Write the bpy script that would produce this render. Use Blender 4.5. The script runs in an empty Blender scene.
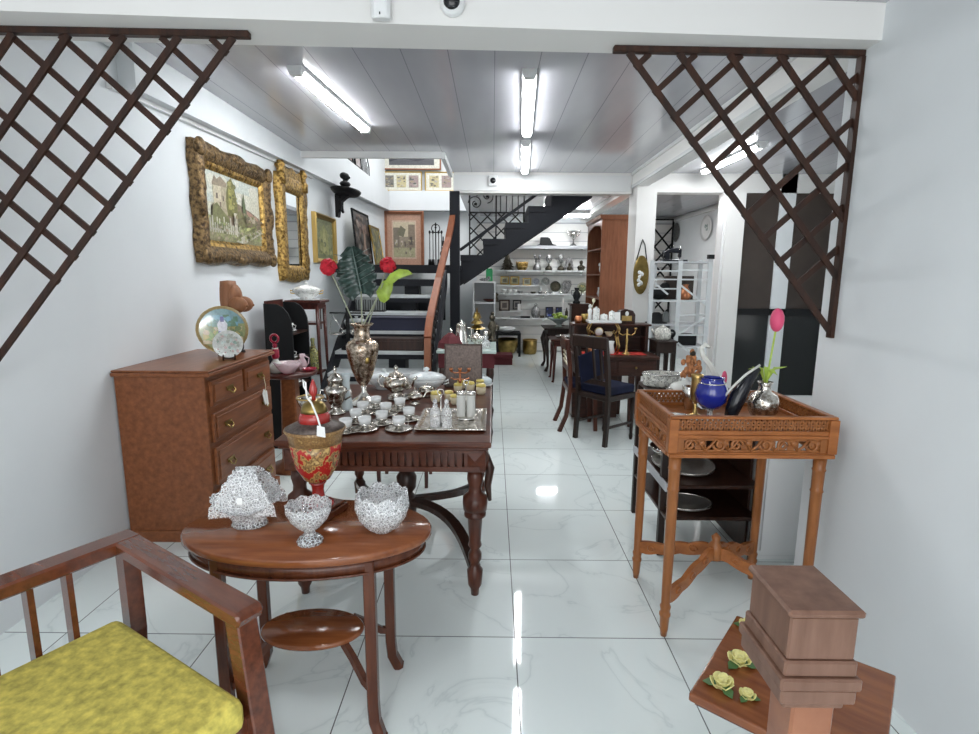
import bpy, math, random
from math import sin, cos, pi, radians, sqrt, atan2
from mathutils import Matrix, Vector
random.seed(7)
scene = bpy.context.scene
col = bpy.data.collections.new('antique_shop'); scene.collection.children.link(col)

# ------------------------------------------------------------------ camera data (fitted to the floor tiles, 60 cm grid)
F_PX, EYE, PITCH, YAW, ROLL = 540.4, 1.425, .1671, .00465, .00683
def ray(x, y):
    u = (x - 489.5)/F_PX; v = (y - 367)/F_PX
    c, s = cos(ROLL), sin(ROLL); u, v = c*u + s*v, -s*u + c*v
    X = u; Y = cos(PITCH) - v*sin(PITCH); Z = -sin(PITCH) - v*cos(PITCH)
    c, s = cos(YAW), sin(YAW)
    return Vector((c*X - s*Y, s*X + c*Y, Z))
def on_z(x, y, z): d = ray(x, y); t = (z - EYE)/d.z; return Vector((d.x*t, d.y*t, z))
def on_y(x, y, Y): d = ray(x, y); t = Y/d.y; return Vector((d.x*t, Y, EYE + d.z*t))
def on_x(x, y, X): d = ray(x, y); t = X/d.x; return Vector((X, d.y*t, EYE + d.z*t))

# ------------------------------------------------------------------ materials
MAT = {}
def new_mat(name):
    m = bpy.data.materials.new(name); m.use_nodes = True
    nt = m.node_tree; b = nt.nodes['Principled BSDF']; MAT[name] = m
    return m, nt, b
def N(nt, t, **kw):
    n = nt.nodes.new(t)
    for k, v in kw.items():
        if k in n.inputs: n.inputs[k].default_value = v
        else: setattr(n, k, v)
    return n
def L(nt, a, b): nt.links.new(a, b)
def ramp(nt, fac, stops):
    r = nt.nodes.new('ShaderNodeValToRGB'); e = r.color_ramp.elements
    while len(e) < len(stops): e.new(.5)
    for k, (p, c) in enumerate(stops): e[k].position = p; e[k].color = (*c, 1)
    L(nt, fac, r.inputs[0]); return r.outputs[0]
def noise(nt, scale, detail=4, vec=None, stretch=None, rough=.55):
    tc = N(nt, 'ShaderNodeTexCoord'); mp = N(nt, 'ShaderNodeMapping')
    L(nt, tc.outputs['Object'], mp.inputs[0])
    if stretch: mp.inputs['Scale'].default_value = stretch
    n = N(nt, 'ShaderNodeTexNoise'); n.inputs['Scale'].default_value = scale; n.inputs['Detail'].default_value = detail
    n.inputs['Roughness'].default_value = rough
    L(nt, mp.outputs[0], n.inputs['Vector']); return n.outputs[0]
def bump(nt, b, h, strength=.3, dist=.002):
    n = N(nt, 'ShaderNodeBump'); n.inputs['Strength'].default_value = strength; n.inputs['Distance'].default_value = dist
    L(nt, h, n.inputs['Height']); L(nt, n.outputs[0], b.inputs['Normal'])
def plain(name, c, rough=.5, metal=0, coat=0, spec=.5, trans=0, ior=1.45, var=0, vscale=8, bmp=0, bscale=60, bdist=.002, sss=0):
    m, nt, b = new_mat(name)
    b.inputs['Base Color'].default_value = (*c, 1); b.inputs['Roughness'].default_value = rough
    b.inputs['Metallic'].default_value = metal; b.inputs['Coat Weight'].default_value = coat
    b.inputs['Coat Roughness'].default_value = .08
    b.inputs['Specular IOR Level'].default_value = spec; b.inputs['Transmission Weight'].default_value = trans
    b.inputs['IOR'].default_value = ior
    if var:
        n = noise(nt, vscale)
        L(nt, ramp(nt, n, [(.3, tuple(max(0, x*(1-var)) for x in c)), (.7, tuple(min(1, x*(1+var)) for x in c))]), b.inputs['Base Color'])
    if bmp: bump(nt, b, noise(nt, bscale, 3), bmp, bdist)
    return m
def wood(name, c1, c2, rough=.28, coat=.12, stretch=(9, 9, 1.2), scale=4):
    m, nt, b = new_mat(name)
    n = noise(nt, scale, 6, stretch=stretch, rough=.6)
    L(nt, ramp(nt, n, [(.3, c1), (.7, c2)]), b.inputs['Base Color'])
    b.inputs['Roughness'].default_value = rough; b.inputs['Coat Weight'].default_value = coat; b.inputs['Coat Roughness'].default_value = .12; b.inputs['Specular IOR Level'].default_value = .3
    bump(nt, b, n, .05, .001)
    return m
def carved(name, c1, c2, metal=0, rough=.35, scale=70, dist=.006, strength=.9):
    m, nt, b = new_mat(name)
    n = noise(nt, scale, 3)
    L(nt, ramp(nt, n, [(.36, c1), (.62, c2)]), b.inputs['Base Color'])
    b.inputs['Roughness'].default_value = rough; b.inputs['Metallic'].default_value = metal
    bump(nt, b, n, strength, dist); return m
def painted(name, rough, amount=.35, scale=45, coat=0):
    m, nt, b = new_mat(name)
    a = N(nt, 'ShaderNodeAttribute'); a.attribute_name = 'Col'
    n = noise(nt, scale, 4)
    k = ramp(nt, n, [(.3, (1-amount,)*3), (.7, (1+amount*.5,)*3)])
    mx = N(nt, 'ShaderNodeMix'); mx.data_type = 'RGBA'; mx.blend_type = 'MULTIPLY'; mx.inputs[0].default_value = 1
    L(nt, a.outputs['Color'], mx.inputs[6]); L(nt, k, mx.inputs[7]); L(nt, mx.outputs[2], b.inputs['Base Color'])
    b.inputs['Roughness'].default_value = rough; b.inputs['Coat Weight'].default_value = coat
    return m
def patterned(name, c, pats, rough=.15, scale=25):
    m, nt, b = new_mat(name)
    n = noise(nt, scale, 2)
    L(nt, ramp(nt, n, [(0, c), (pats[0][0]-.02, c)] + [(p, q) for p, q in pats]), b.inputs['Base Color'])
    b.inputs['Roughness'].default_value = rough; return m

wood('mahogany', (.045, .011, .006), (.12, .033, .014), stretch=(1.5, 9, 9))
wood('mahogany_leg', (.040, .011, .006), (.095, .027, .013))
wood('mahogany_dark', (.014, .006, .004), (.045, .017, .010), rough=.3)
wood('chest_wood', (.15, .048, .018), (.27, .095, .036), stretch=(9, 1.2, 9), rough=.35, coat=.2)
wood('oval_wood', (.15, .042, .014), (.27, .09, .03), stretch=(1.2, 9, 9), rough=.18, coat=.4)
wood('oval_leg', (.055, .015, .007), (.115, .035, .015), rough=.25)
wood('teak_carved', (.235, .074, .018), (.41, .145, .042), stretch=(2, 7, 7), rough=.3)
wood('teak_leg', (.22, .075, .021), (.36, .135, .042), rough=.3)
wood('desk_wood', (.022, .008, .005), (.065, .022, .013), stretch=(1.5, 9, 9), rough=.38, coat=.05)
wood('chair_wood', (.010, .006, .005), (.034, .018, .013), rough=.4, coat=0)
wood('bookcase_wood', (.205, .072, .034), (.33, .128, .064), stretch=(8, 8, 1), rough=.35)
wood('rail_wood', (.19, .06, .028), (.30, .105, .05), stretch=(8, 1, 3), rough=.5, coat=0)
wood('trellis_wood', (.016, .009, .007), (.052, .021, .012), rough=.5, coat=0)
wood('red_stand', (.04, .011, .009), (.095, .026, .018))
wood('armchair_wood', (.075, .02, .009), (.17, .048, .02), stretch=(1.5, 9, 9), rough=.2, coat=.6)
wood('post_wood', (.13, .065, .042), (.21, .115, .08), rough=.4)
wood('torso_wood', (.20, .085, .038), (.34, .15, .075), rough=.5, coat=0)
wood('pale_frame_wood', (.22, .085, .045), (.33, .14, .075), stretch=(3, 3, 3), rough=.35)
plain('white_wall', (.74, .77, .785), .75, var=.02, vscale=3)
plain('white_paint', (.785, .775, .755), .5)
plain('white_gloss', (.78, .79, .79), .25)
plain('white_metal', (.58, .61, .62), .4)
plain('grey_edge', (.45, .46, .48), .5)
plain('black_steel', (.012, .013, .017), .55, spec=.22)
plain('black_paint', (.010, .011, .012), .55, spec=.25)
plain('iron', (.010, .010, .011), .55, spec=.3, bmp=.3)
plain('tread_top', (.50, .53, .54), .4, var=.1)
plain('black_interior', (.01, .01, .012), .6)
plain('dark_navy', (.012, .014, .035), .6)
plain('porcelain', (.82, .83, .82), .12, coat=.3)
plain('porcelain_cool', (.62, .70, .72), .15, coat=.3)
plain('cream', (.74, .66, .47), .3)
plain('yellow_glaze', (.72, .58, .16), .3)
plain('brass', (.52, .35, .13), .28, metal=1, var=.25, vscale=20)
plain('old_brass', (.30, .21, .07), .32, metal=1, var=.3, vscale=14)
plain('copper', (.55, .22, .11), .3, metal=1)
plain('silver', (.72, .70, .66), .2, metal=1, var=.15, vscale=25)
plain('tray_silver', (.74, .72, .68), .38, metal=.9, var=.1, vscale=25)
plain('dark_silver', (.38, .37, .35), .25, metal=1, var=.3, vscale=25)
carved('engraved_silver', (.26, .22, .17), (.80, .77, .72), metal=1, rough=.22, scale=55, dist=.004)
carved('engraved_vase', (.20, .14, .09), (.66, .55, .45), metal=1, rough=.25, scale=50, dist=.004)
carved('gilt_carved', (.13, .065, .015), (.62, .40, .12), metal=.75, rough=.36, scale=38, dist=.012)
carved('gilt_dark', (.045, .026, .012), (.26, .165, .07), metal=.55, rough=.42, scale=42, dist=.012)
carved('pewter', (.10, .10, .10), (.42, .42, .42), metal=.9, rough=.35, scale=60)
carved('bronze_dark', (.02, .018, .014), (.10, .085, .06), metal=.7, rough=.4, scale=45)
plain('gold_line', (.70, .48, .16), .3, metal=.9)
plain('mirror', (.85, .88, .88), .02, metal=1)
plain('red_lacquer', (.34, .022, .018), .18, coat=.6, var=.15)
plain('red_felt', (.45, .03, .02), .9)
plain('red_cloth', (.105, .018, .023), .85)
plain('ruby_glass', (.52, .035, .08), .06, trans=.55, coat=.2)
plain('pink_glass', (.92, .74, .78), .12, trans=.45)
plain('blue_glass', (.008, .022, .32), .04, trans=.25, coat=.8)
plain('leaf_dark', (.030, .060, .050), .28, coat=.3, var=.5, vscale=30)
plain('leaf_vein', (.20, .26, .24), .4)
plain('leaf_lime', (.38, .52, .08), .4, var=.35, vscale=20)
plain('stem_green', (.34, .37, .26), .5)
plain('petal_red', (.55, .012, .03), .6, var=.3, vscale=60)
plain('petal_pink', (.68, .08, .18), .5)
plain('dried_orange', (.42, .18, .075), .8, var=.55, vscale=70)
plain('rose_yellow', (.78, .72, .30), .35, var=.12, vscale=50)
plain('rose_leaf', (.07, .15, .05), .4)
plain('seat_yellow', (.60, .51, .11), .85, var=.35, vscale=40, bmp=.5)
plain('blue_seat', (.009, .012, .034), .75, spec=.2, var=.3)
plain('tag_white', (.85, .85, .83), .6)
plain('marble_green', (.52, .62, .58), .15, var=.1, vscale=12)
plain('dark_door', (.045, .032, .025), .5, var=.2, vscale=3)
plain('dark_glass', (.012, .014, .014), .15)
plain('green_box', (.02, .30, .10), .35)
plain('camera_white', (.85, .86, .86), .35)
plain('lens', (.01, .01, .012), .08)
plain('hammered', (.105, .08, .07), .4, metal=.5, var=.35, vscale=90, bmp=.8, bscale=110)
plain('black_gloss', (.010, .011, .016), .15)
plain('grey_pot', (.22, .24, .24), .35)
patterned('flower_china', (.80, .81, .79), [(.60, (.30, .36, .30)), (.66, (.78, .79, .77)), (.74, (.55, .32, .30))], scale=45)
patterned('green_china', (.72, .78, .72), [(.56, (.18, .36, .26)), (.62, (.74, .79, .74)), (.72, (.30, .42, .30))], scale=60)
patterned('tureen_china', (.80, .84, .85), [(.62, (.52, .58, .62)), (.67, (.80, .84, .85))], scale=70)
patterned('bottle_pattern', (.10, .10, .06), [(.46, (.48, .42, .12)), (.58, (.12, .16, .07)), (.68, (.62, .56, .28))], scale=60)
patterned('urn_red', (.36, .020, .016), [(.47, (.34, .02, .016)), (.50, (.46, .27, .09)), (.57, (.14, .07, .03)), (.66, (.50, .33, .12))], scale=38, rough=.24)
patterned('urn_gold', (.20, .11, .045), [(.42, (.32, .19, .075)), (.55, (.17, .09, .035)), (.68, (.42, .27, .11))], scale=60, rough=.28)
patterned('white_jug_pattern', (.70, .69, .63), [(.52, (.16, .16, .15)), (.60, (.72, .71, .66)), (.7, (.25, .23, .2))], scale=50)
painted('art_oil', .5, .35, 55)
painted('art_print', .45, .2, 40)
painted('art_glaze', .15, .25, 70, coat=.4)
def math_node(nt, op, a, b=None):
    n = nt.nodes.new('ShaderNodeMath'); n.operation = op
    for k, q in enumerate((a, b)):
        if q is None: continue
        if isinstance(q, (int, float)): n.inputs[k].default_value = q
        else: L(nt, q, n.inputs[k])
    return n.outputs[0]
def crystal(name, tint, rough, white):
    m, nt, b = new_mat(name)
    b.inputs['Base Color'].default_value = (*tint, 1); b.inputs['Roughness'].default_value = rough
    b.inputs['Transmission Weight'].default_value = 1 - white; b.inputs['IOR'].default_value = 1.5
    b.inputs['Specular IOR Level'].default_value = .8
    # cut crystal: clear cells between frosted cut lines
    tc = N(nt, 'ShaderNodeTexCoord'); v = N(nt, 'ShaderNodeTexVoronoi'); v.feature = 'DISTANCE_TO_EDGE'; v.inputs['Scale'].default_value = 100
    L(nt, tc.outputs['Object'], v.inputs['Vector'])
    cut = N(nt, 'ShaderNodeMapRange'); cut.inputs['From Min'].default_value = .05; cut.inputs['From Max'].default_value = .17
    L(nt, v.outputs['Distance'], cut.inputs['Value'])
    L(nt, math_node(nt, 'MULTIPLY_ADD', cut.outputs[0], .50), b.inputs['Transmission Weight']); nt.nodes[-1].inputs[2].default_value = .40
    L(nt, math_node(nt, 'MULTIPLY_ADD', cut.outputs[0], -.34), b.inputs['Roughness']); nt.nodes[-1].inputs[2].default_value = .36
    bump(nt, b, v.outputs['Distance'], 1.0, .003)
    return m
crystal('crystal', (.97, .98, .99), .05, .34)
plain('clear_glass', (.95, .97, .97), .03, trans=1, ior=1.45)
plain('frosted_glass', (.93, .93, .88), .25, trans=.4)
plain('shelf_glass', (.62, .72, .70), .06, trans=.55)
def light_mat(name, strength):
    m, nt, b = new_mat(name)
    b.inputs['Base Color'].default_value = (.9, .9, .9, 1); b.inputs['Emission Color'].default_value = (.95, .98, 1, 1)
    b.inputs['Emission Strength'].default_value = strength
light_mat('tube_light', 52)

def floor_mat():
    m, nt, b = new_mat('porcelain_tile')
    geo = N(nt, 'ShaderNodeNewGeometry'); sep = N(nt, 'ShaderNodeSeparateXYZ'); L(nt, geo.outputs['Position'], sep.inputs[0])
    ds = []; ids = []
    for out, off in ((0, .10), (1, 1.953)):
        t = math_node(nt, 'DIVIDE', math_node(nt, 'SUBTRACT', sep.outputs[out], off), .6)
        fr = math_node(nt, 'FRACT', t); ids.append(math_node(nt, 'FLOOR', t))
        ds.append(math_node(nt, 'MINIMUM', fr, math_node(nt, 'SUBTRACT', 1, fr)))
    d = math_node(nt, 'MINIMUM', *ds); grout = math_node(nt, 'LESS_THAN', d, .0036)
    cmb = N(nt, 'ShaderNodeCombineXYZ'); L(nt, ids[0], cmb.inputs[0]); L(nt, ids[1], cmb.inputs[1])
    wn = N(nt, 'ShaderNodeTexWhiteNoise'); L(nt, cmb.outputs[0], wn.inputs['Vector'])
    off = N(nt, 'ShaderNodeVectorMath'); off.operation = 'MULTIPLY_ADD'; off.inputs[1].default_value = (9, 9, 9)
    L(nt, wn.outputs['Color'], off.inputs[0]); L(nt, geo.outputs['Position'], off.inputs[2])
    n1 = N(nt, 'ShaderNodeTexNoise'); n1.inputs['Scale'].default_value = 1.7; n1.inputs['Detail'].default_value = 5; n1.inputs['Distortion'].default_value = .9
    L(nt, off.outputs[0], n1.inputs['Vector'])
    vein = math_node(nt, 'ABSOLUTE', math_node(nt, 'SUBTRACT', n1.outputs[0], .5))
    c1 = ramp(nt, vein, [(0, (.70, .775, .765)), (.007, (.80, .87, .855)), (.025, (.825, .895, .88)), (.5, (.84, .91, .895))])
    mx = N(nt, 'ShaderNodeMix'); mx.data_type = 'RGBA'; L(nt, grout, mx.inputs[0]); L(nt, c1, mx.inputs[6]); mx.inputs[7].default_value = (.10, .115, .115, 1)
    L(nt, mx.outputs[2], b.inputs['Base Color'])
    r = math_node(nt, 'MULTIPLY_ADD', grout, .5); nt.nodes[-1].inputs[2].default_value = .04
    L(nt, r, b.inputs['Roughness']); b.inputs['Specular IOR Level'].default_value = .55
    return m
floor_mat()
def ceiling_mat():
    m, nt, b = new_mat('pvc_ceiling')
    geo = N(nt, 'ShaderNodeNewGeometry'); sep = N(nt, 'ShaderNodeSeparateXYZ'); L(nt, geo.outputs['Position'], sep.inputs[0])
    fr = math_node(nt, 'FRACT', math_node(nt, 'DIVIDE', sep.outputs[0], .25))
    seam = math_node(nt, 'LESS_THAN', fr, .02)
    n = noise(nt, 1.3, 3, stretch=(2, .5, 1))
    c = ramp(nt, n, [(.3, (.45, .45, .485)), (.7, (.55, .55, .585))])
    mx = N(nt, 'ShaderNodeMix'); mx.data_type = 'RGBA'; L(nt, seam, mx.inputs[0]); L(nt, c, mx.inputs[6]); mx.inputs[7].default_value = (.28, .28, .31, 1)
    L(nt, mx.outputs[2], b.inputs['Base Color']); b.inputs['Roughness'].default_value = .2; b.inputs['Coat Weight'].default_value = .35; b.inputs['Coat Roughness'].default_value = .07
ceiling_mat()

# ------------------------------------------------------------------ mesh builder
class B:
    def __init__(s): s.v = []; s.f = []; s.sm = []; s.c = []; s.M = None; s.col = None
    def add(s, vs, fs, smooth=False, cols=None):
        k = len(s.v)
        s.v += [(s.M @ Vector(p))[:] if s.M else tuple(p) for p in vs]
        s.f += [tuple(i + k for i in f) for f in fs]; s.sm += [smooth]*len(fs)
        s.c += cols if cols else [s.col]*len(fs)
        return s
    def box(s, x0, y0, z0, x1, y1, z1):
        if x0 > x1: x0, x1 = x1, x0
        if y0 > y1: y0, y1 = y1, y0
        if z0 > z1: z0, z1 = z1, z0
        return s.add([(x0,y0,z0),(x1,y0,z0),(x1,y1,z0),(x0,y1,z0),(x0,y0,z1),(x1,y0,z1),(x1,y1,z1),(x0,y1,z1)],
              [(0,3,2,1),(4,5,6,7),(0,1,5,4),(1,2,6,5),(2,3,7,6),(3,0,4,7)])
    def taper(s, c0, w0, d0, c1, w1, d1):
        a = [(c0[0]+i*w0/2, c0[1]+j*d0/2, c0[2]) for i, j in ((-1,-1),(1,-1),(1,1),(-1,1))]
        b = [(c1[0]+i*w1/2, c1[1]+j*d1/2, c1[2]) for i, j in ((-1,-1),(1,-1),(1,1),(-1,1))]
        return s.add(a + b, [(0,3,2,1),(4,5,6,7),(0,1,5,4),(1,2,6,5),(2,3,7,6),(3,0,4,7)])
    def lathe(s, prof, n=20, c=(0,0,0), sx=1, sy=1, smooth=True, wave=None, facet=0, cols=None):
        vs = []; fs = []; rows = []; fc = []
        for j, (r, z) in enumerate(prof):
            if r < 1e-6: rows.append([len(vs)]); vs.append((c[0], c[1], c[2]+z)); continue
            row = []
            for i in range(n):
                a = 2*pi*i/n; rr = r; zz = z
                if facet: rr *= 1 + facet*((i + j) % 2)
                if wave: rr, zz = wave(a, rr, zz, j)
                row.append(len(vs)); vs.append((c[0]+rr*cos(a)*sx, c[1]+rr*sin(a)*sy, c[2]+zz))
            rows.append(row)
        for j in range(len(rows)-1):
            a, b = rows[j], rows[j+1]; k0 = len(fs)
            if len(a) == 1 and len(b) == 1: continue
            for i in range(n):
                i2 = (i+1) % n
                if len(a) == 1: fs.append((a[0], b[i2], b[i]))
                elif len(b) == 1: fs.append((a[i], a[i2], b[0]))
                else: fs.append((a[i], a[i2], b[i2], b[i]))
            fc += [cols[j] if cols else s.col]*(len(fs)-k0)
        if len(rows[0]) > 1: fs.append(tuple(reversed(rows[0]))); fc.append(cols[0] if cols else s.col)
        if len(rows[-1]) > 1: fs.append(tuple(rows[-1])); fc.append(cols[-1] if cols else s.col)
        return s.add(vs, fs, smooth, fc)
    def tube(s, pts, r, n=8, closed=False, flat=None, smooth=True):
        pts = [Vector(p) for p in pts]; m = len(pts); vs = []; fs = []
        rs = r if isinstance(r, (list, tuple)) else [r]*m
        up = None
        for k, p in enumerate(pts):
            if closed: d = pts[(k+1) % m] - pts[k-1]
            else: d = pts[min(k+1, m-1)] - pts[max(k-1, 0)]
            d.normalize()
            if up is None:
                up = Vector((0,0,1)) if abs(d.z) < .9 else Vector((0,1,0))
            a = d.cross(up)
            if a.length < 1e-5: a = d.cross(Vector((1,0,0)))
            a.normalize(); b = a.cross(d); b.normalize(); up = b
            for i in range(n):
                t = 2*pi*(i + (.5 if flat else 0))/n
                if flat: q = a*(cos(t)*sqrt(2)*flat[0]/2) + b*(sin(t)*sqrt(2)*flat[1]/2)
                else: q = a*cos(t)*rs[k] + b*sin(t)*rs[k]
                vs.append(p + q)
        for k in range(m if closed else m-1):
            k2 = (k+1) % m
            for i in range(n):
                i2 = (i+1) % n; fs.append((k*n+i, k2*n+i, k2*n+i2, k*n+i2))
        if not closed: fs.append(tuple(range(n))); fs.append(tuple((m-1)*n + i for i in reversed(range(n))))
        return s.add(vs, fs, smooth and not flat)
    def bar(s, pts, w, h, closed=False): return s.tube(pts, 0, 4, closed, flat=(w, h))
    def prism(s, poly, d0, d1, axis='y'):
        n = len(poly)
        P3 = {'y': lambda a, b, d: (a, d, b), 'x': lambda a, b, d: (d, a, b), 'z': lambda a, b, d: (a, b, d)}[axis]
        vs = [P3(a, b, d0) for a, b in poly] + [P3(a, b, d1) for a, b in poly]
        fs = [tuple(range(n)), tuple(reversed(range(n, 2*n)))] + [(i, i+n, (i+1) % n + n, (i+1) % n) for i in range(n)]
        return s.add(vs, fs)
    def ball(s, c, rx, ry=None, rz=None, n=12, m=8, smooth=True):
        ry = ry or rx; rz = rz or rx
        return s.lathe([(sin(pi*j/m), -cos(pi*j/m)*rz) if 0 < j < m else (0, -cos(pi*j/m)*rz) for j in range(m+1)], n, c, rx, ry, smooth)
    def torus(s, c, R, r, axis='z', n=24, k=8, sx=1, sz=1):
        pts = []
        for i in range(n):
            a = 2*pi*i/n; p = (R*cos(a)*sx, R*sin(a)*sz)
            pts.append({'z': (c[0]+p[0], c[1]+p[1], c[2]), 'y': (c[0]+p[0], c[1], c[2]+p[1]), 'x': (c[0], c[1]+p[0], c[2]+p[1])}[axis])
        return s.tube(pts, r, k, True)
    def poly(s, pts, c=None):
        s.v_k = len(s.v); return s.add(pts, [tuple(range(len(pts)))], False, [c or s.col])

def kinds(o, kind): o['kind'] = kind; return o
def P(name, b, mat, parent=None, label=None, bev=0, seg=1):
    me = bpy.data.meshes.new(name); me.from_pydata(b.v, [], b.f)
    me.polygons.foreach_set('use_smooth', b.sm)
    if any(c is not None for c in b.c):
        at = me.color_attributes.new('Col', 'FLOAT_COLOR', 'CORNER'); vals = []
        for p, c in zip(me.polygons, b.c):
            c = c or (1, 1, 1)
            for _ in range(p.loop_total): vals += [c[0], c[1], c[2], 1]
        at.data.foreach_set('color', vals)
    me.validate(); me.update()
    me.materials.append(MAT[mat])
    o = bpy.data.objects.new(name, me); col.objects.link(o)
    if parent: o.parent = parent
    if label: o['label'] = label
    if bev:
        md = o.modifiers.new('bevel', 'BEVEL'); md.width = bev; md.segments = seg; md.limit_method = 'ANGLE'; md.angle_limit = radians(40)
    return o
def tag(o, label, cat, group=None):
    o['label'] = label; o['category'] = cat
    if group: o['group'] = group
    return o
def T(name, label, cat, loc=(0,0,0), rot=0, group=None):
    o = bpy.data.objects.new(name, None); col.objects.link(o); o.empty_display_size = .05
    o.location = loc; o.rotation_euler = (0, 0, rot); return tag(o, label, cat, group)
def ONE(name, b, mat, label, cat, loc=(0,0,0), rot=0, group=None, bev=0, tilt=0):
    o = P(name, b, mat, bev=bev); o.location = loc; o.rotation_euler = (tilt, 0, rot); return tag(o, label, cat, group)
def STRUCT(name, b, mat, bev=0, parent=None): return kinds(P(name, b, mat, parent, bev=bev), 'structure') if not parent else P(name, b, mat, parent, bev=bev)
def kids(o): return [q for q in col.objects if q.parent == o]
def dup(root, label, loc, rot=None, scale=None):
    def cp(o, par):
        c = o.copy(); col.objects.link(c)
        if par: c.parent = par
        for ch in kids(o): cp(ch, c)
        return c
    r = cp(root, None); r.location = loc; r['label'] = label
    if rot is not None: r.rotation_euler = (0, 0, rot)
    if scale: r.scale = (scale,)*3
    return r
def Bx(*a): return B().box(*a)
def Lt(prof, n=20, **k): return B().lathe(prof, n, **k)
def scaled(prof, s): return [(r*s, z*s) for r, z in prof]
def shell(out, t):
    """outer profile bottom->rim, then back down the inside with wall thickness t (an open vessel)"""
    inn = [(max(r - t, 0), z) for r, z in reversed(out) if z > out[0][1] + t and r > t*1.2]
    return [(0, out[0][1])] + out + inn + [(0, inn[-1][1])]
# ================================================================== SETTING
CE = 2.6      # shop ceiling
STRUCT('floor', Bx(-2.1, -3.0, -.06, 4.2, 10.4, 0), 'porcelain_tile')
STRUCT('wall_left', Bx(-2.1, -2.2, 0, -1.95, 10.4, 4.9), 'white_wall')
b = Bx(-2.1, 10.25, 0, 4.2, 10.4, 4.9); STRUCT('wall_back', b, 'white_wall')
STRUCT('wall_right', Bx(3.32, 6.5, 0, 3.5, 10.25, 4.9), 'white_wall')
STRUCT('wall_right_front', Bx(1.36, -2.2, 0, 1.52, 2.25, 2.6), 'white_wall')
# the ring beam that runs along the left and the back wall, its top is a ledge for pictures
b = B().add([(-1.95,3.0,2.37),(-1.86,3.0,2.37),(-1.86,10.25,2.58),(-1.95,10.25,2.58),(-1.95,3.0,2.86),(-1.86,3.0,2.86),(-1.86,10.25,2.9),(-1.95,10.25,2.9)],
    [(0,3,2,1),(4,5,6,7),(0,1,5,4),(1,2,6,5),(2,3,7,6),(3,0,4,7)])
STRUCT('trim_1', b, 'white_wall')
STRUCT('trim_2', Bx(-1.86, 10.05, 2.58, -.46, 10.25, 2.92), 'white_wall')
# cable trunking under it
b = B().bar([(-1.935,2.9,2.36),(-1.935,6.0,2.45)], .03, .035); STRUCT('trim_3', b, 'white_gloss')
# ceiling of the shop with the open stairwell cut out
b = Bx(-1.95, 2.2, CE, 4.2, 5.5, CE+.06); b.box(-.50, 5.5, CE, 4.2, 6.5, CE+.06)
STRUCT('ceiling', b, 'pvc_ceiling')
b = B().bar([(-1.90,2.3,CE-.03),(-1.90,5.5,CE-.03)], .05, .06); b.bar([(-1.95,5.49,CE-.03),(-.50,5.49,CE-.03)], .04, .06); b.bar([(-.49,5.49,CE-.03),(-.49,6.5,CE-.03)], .04, .06)
STRUCT('trim_4', b, 'white_gloss')
b = Bx(-1.95, 5.5, CE, -.50, 5.62, 2.95); b.box(-.5, 5.5, CE+.06, -.42, 6.62, 2.95); STRUCT('trim_5', b, 'white_wall')
# cross beam by the stairs, long beam on the right, front beam above the camera
b = Bx(-.46, 6.5, 2.37, 1.60, 6.68, 2.95); STRUCT('trim_6', b, 'white_paint')
b = Bx(-.46, 6.485, 2.395, 1.58, 6.5, 2.57); STRUCT('trim_7', b, 'white_gloss')
STRUCT('trim_8', Bx(1.60, 2.2, 2.43, 1.74, 10.25, CE), 'white_paint')
b = B().bar([(1.597,2.2,2.445),(1.597,6.5,2.445)], .02, .03); b.bar([(1.595,2.2,2.585),(1.595,6.5,2.585)], .03, .03); STRUCT('trim_9', b, 'white_gloss')
b = B().prism([(-1.95,1.86),(1.52,2.08),(1.52,2.24),(-1.95,2.09)], 2.25, 2.62, 'z'); STRUCT('trim_10', b, 'white_paint')
STRUCT('ceiling_front', B().prism([(-1.95,-2.2),(1.36,-2.2),(1.36,2.07),(-1.95,1.86)], 2.37, 2.43, 'z'), 'pvc_ceiling')
# right hand bay
STRUCT('trim_11', Bx(1.74, 6.5, 2.39, 4.2, 6.68, CE), 'white_paint')
b = Bx(1.62, 6.32, 0, 1.84, 6.68, 2.43); b.box(1.74, 6.32, 2.43, 1.84, 6.5, CE); STRUCT('wall_pillar', b, 'white_paint')
b = Bx(2.68, 6.42, 0, 2.89, 6.68, 2.39); STRUCT('wall_column', b, 'white_paint')
STRUCT('trim_12', Bx(2.655, 6.45, 0, 2.68, 6.60, 2.39), 'white_gloss')
d = STRUCT('door_1', Bx(2.89, 6.52, 1.06, 4.2, 6.6, 2.39), 'dark_door')
P('lower_panel', Bx(2.89, 6.53, 0, 4.2, 6.6, .98), 'dark_glass', d, 'black glass lower panel of the door')
P('middle_rail', Bx(2.89, 6.5, .98, 4.2, 6.6, 1.06), 'black_paint', d, 'black middle rail of the door')
STRUCT('wall_far_right', Bx(4.1, 2.25, 0, 4.25, 6.5, 2.6), 'white_wall')
STRUCT('wall_front_right', Bx(1.52, 2.12, 0, 4.25, 2.25, 2.6), 'white_wall')
# back room ceiling, open above the upper stair flight
b = Bx(-.45, 7.7, 2.5, 3.32, 10.25, 2.56); b.box(1.62, 6.68, 2.5, 3.32, 7.7, 2.56); b.box(-.45, 7.64, 2.5, 1.62, 7.7, 2.72); b.box(1.56, 6.68, 2.5, 1.62, 7.64, 2.72); STRUCT('ceiling_back', b, 'pvc_ceiling')
# upper storey around the stairwell
STRUCT('ceiling_upper', Bx(-2.1, 5.4, 4.9, 4.2, 10.4, 4.96), 'white_wall')
STRUCT('wall_upper_front', Bx(-1.95, 5.5, 2.95, 3.32, 5.62, 4.9), 'white_wall')
STRUCT('wall_upper_right', Bx(1.9, 6.68, 2.72, 2.0, 10.25, 4.9), 'white_wall')
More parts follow.
